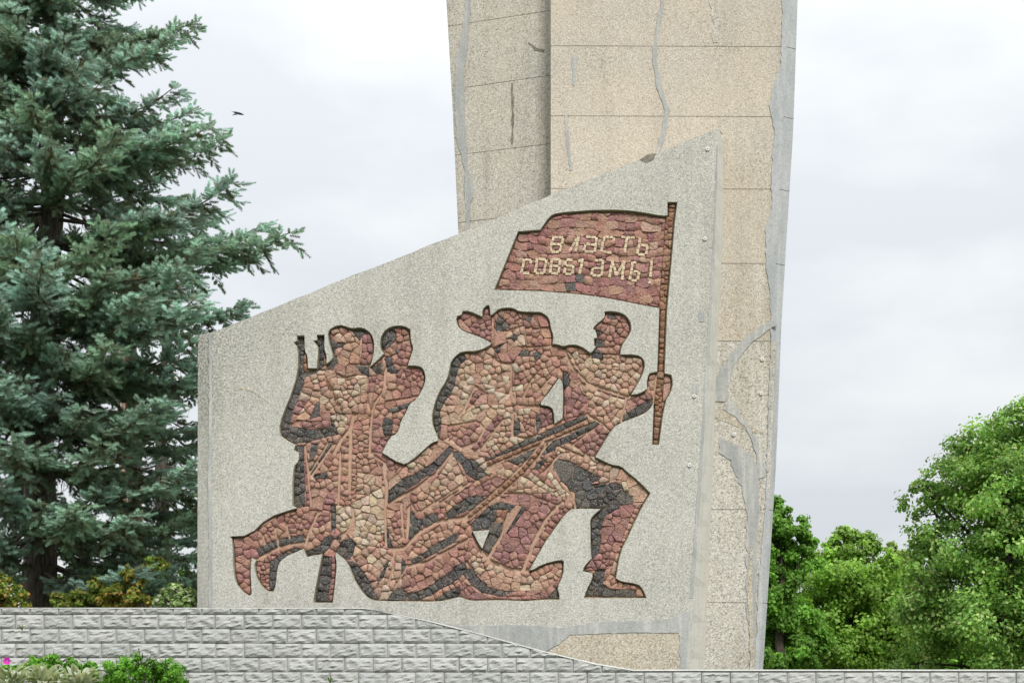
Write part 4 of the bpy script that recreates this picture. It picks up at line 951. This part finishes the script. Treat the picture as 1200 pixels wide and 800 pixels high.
for lab, px, Y in (('silvery white edged leafy plant cut by the left picture edge', 12, 21.2), ('silvery white edged leafy plant touching the round green bush', 92, 21.3), ('silvery white edged leafy plant between its two neighbours', 52, 21.5)):
    root = empty('silver_leaf_plant', ((px-600)/F*Y, Y, zb+.2)); tag(root, lab, 'plant', 'plants in front of the block wall')
    for k in range(64):
        o = bpy.data.objects.new('leaf', r.choice(LM)); COL.objects.link(o); o.parent = root
        a = r.uniform(0, 6.283); rad = r.uniform(0, .16); o.location = (rad*math.cos(a), rad*math.sin(a), r.uniform(.0, .17))
        o.rotation_euler = (r.uniform(-.15, .65), r.uniform(-.3, .3), a-math.pi/2+r.uniform(-.5, .5)); o.scale = (r.uniform(.75, 1.15),)*3
# magenta flower
fl = empty('flower', P(9, 774, 21.0)); tag(fl, 'small magenta flower on a thin stem at the far left', 'flower')
M_mag = flat_mat('magenta_petal', (.50, .02, .34), (.62, .05, .45), 30, .6); M_stem = flat_mat('green_stem', (.08, .16, .03), (.1, .2, .04), 20)
for k in range(6):
    a = k*math.pi/3; c_, s_ = math.cos(a), math.sin(a); V = [fl.location+Vector((c_*q*.05-s_*w_, -.02-.02*q, s_*q*.05+c_*w_)) for q, w_ in ((.1, 0), (.6, .024), (1, .014), (1, -.014), (.6, -.024))]
    pobj('petal', V, [(0, 4, 3, 2, 1)], M_mag, fl)
V, Fs = tube([(0, 0, 0), (.01, .02, -.25), (0, .04, -.62)], [.006, .006, .007], 5); link('stem', np_mesh('stem', V, Fs), M_stem, fl)
# weeds rooted in the wall joints
def weed(label, px, py, Y, n, h, sd_):
    root = empty('weed', P(px, py, Y)); tag(root, label, 'weed', 'weeds on the block wall'); r = random.Random(sd_); V, fs, cl = [], [], []
    for k in range(n):
        a = r.uniform(-.6, .6); l = h*r.uniform(.5, 1); w = .006; b = len(V); dx = math.sin(a)*l; yy = -.03-r.uniform(0, .05)
        V += [(-w, 0, 0), (w, 0, 0), (dx*.5+w, yy*.6, l*.6), (dx*.5-w, yy*.6, l*.6), (dx, yy, l*math.cos(a))]; fs += [(b, b+1, b+2), (b, b+2, b+3), (b+3, b+2, b+4)]; cl += [(.13, .26, .04)]*5
    link('blades', np_mesh('blades', np.array(V), np.array(fs), np.array(cl)), M_leaf, root)
weed('small green sprout high on the block wall near the left edge', 26, 738, YW-.04, 5, .10, 1)
weed('tall thin grass stalks behind the round bush', 146, 785, 22.3, 7, .36, 2)
weed('tiny grass tuft on the wall right of the round bush', 387, 800, YW-.06, 5, .12, 3)
weed('small weed at the foot of the pylon on the right', 900, 784, YW+.6, 12, .20, 4)

# ------------------------------------------------------------------ bird
YB = 40.; bc = P(280, 133, YB); bird = empty('bird', bc); tag(bird, 'small dark swallow like bird flying in the pale sky left of the pylon', 'bird')
M_bird = flat_mat('dark_feathers', (.02, .022, .03), (.05, .05, .06), 20, .6)
t = np.linspace(0, 1, 9); body = np.stack([-.14+.26*t, 0*t, .035-.07*t], 1)
V, Fs = tube(body, .028*np.sin(np.pi*np.clip(t*.92+.05, 0, 1))**.7+.002, 8); link('body', np_mesh('body', V, Fs, smooth=True), M_bird, bird)
for s, tip in ((-1, (-.16, -.10, -.085)), (1, (-.17, .16, .03))):
    V = [(.04, s*.01, .0), (-.05, s*.01, .012), (tip[0]*.6, tip[1]*.55, tip[2]*.5+.012), tip, (tip[0]*.35+.03, tip[1]*.6, tip[2]*.6)]
    V2 = [(a, b, c-.006) for a, b, c in V]
    link('wing', np_mesh('wing', np.array(V+V2), [np.array([(0, 1, 2, 4), (9, 7, 6, 5)]), np.array([(2, 3, 4), (9, 8, 7)])]), M_bird, bird)
link('tail', np_mesh('tail', np.array([(-.13, .008, .034), (-.13, -.008, .034), (-.20, -.025, .05), (-.16, 0, .042), (-.20, .025, .05)]), np.array([(0, 1, 3), (1, 2, 3), (0, 3, 4)])), M_bird, bird)
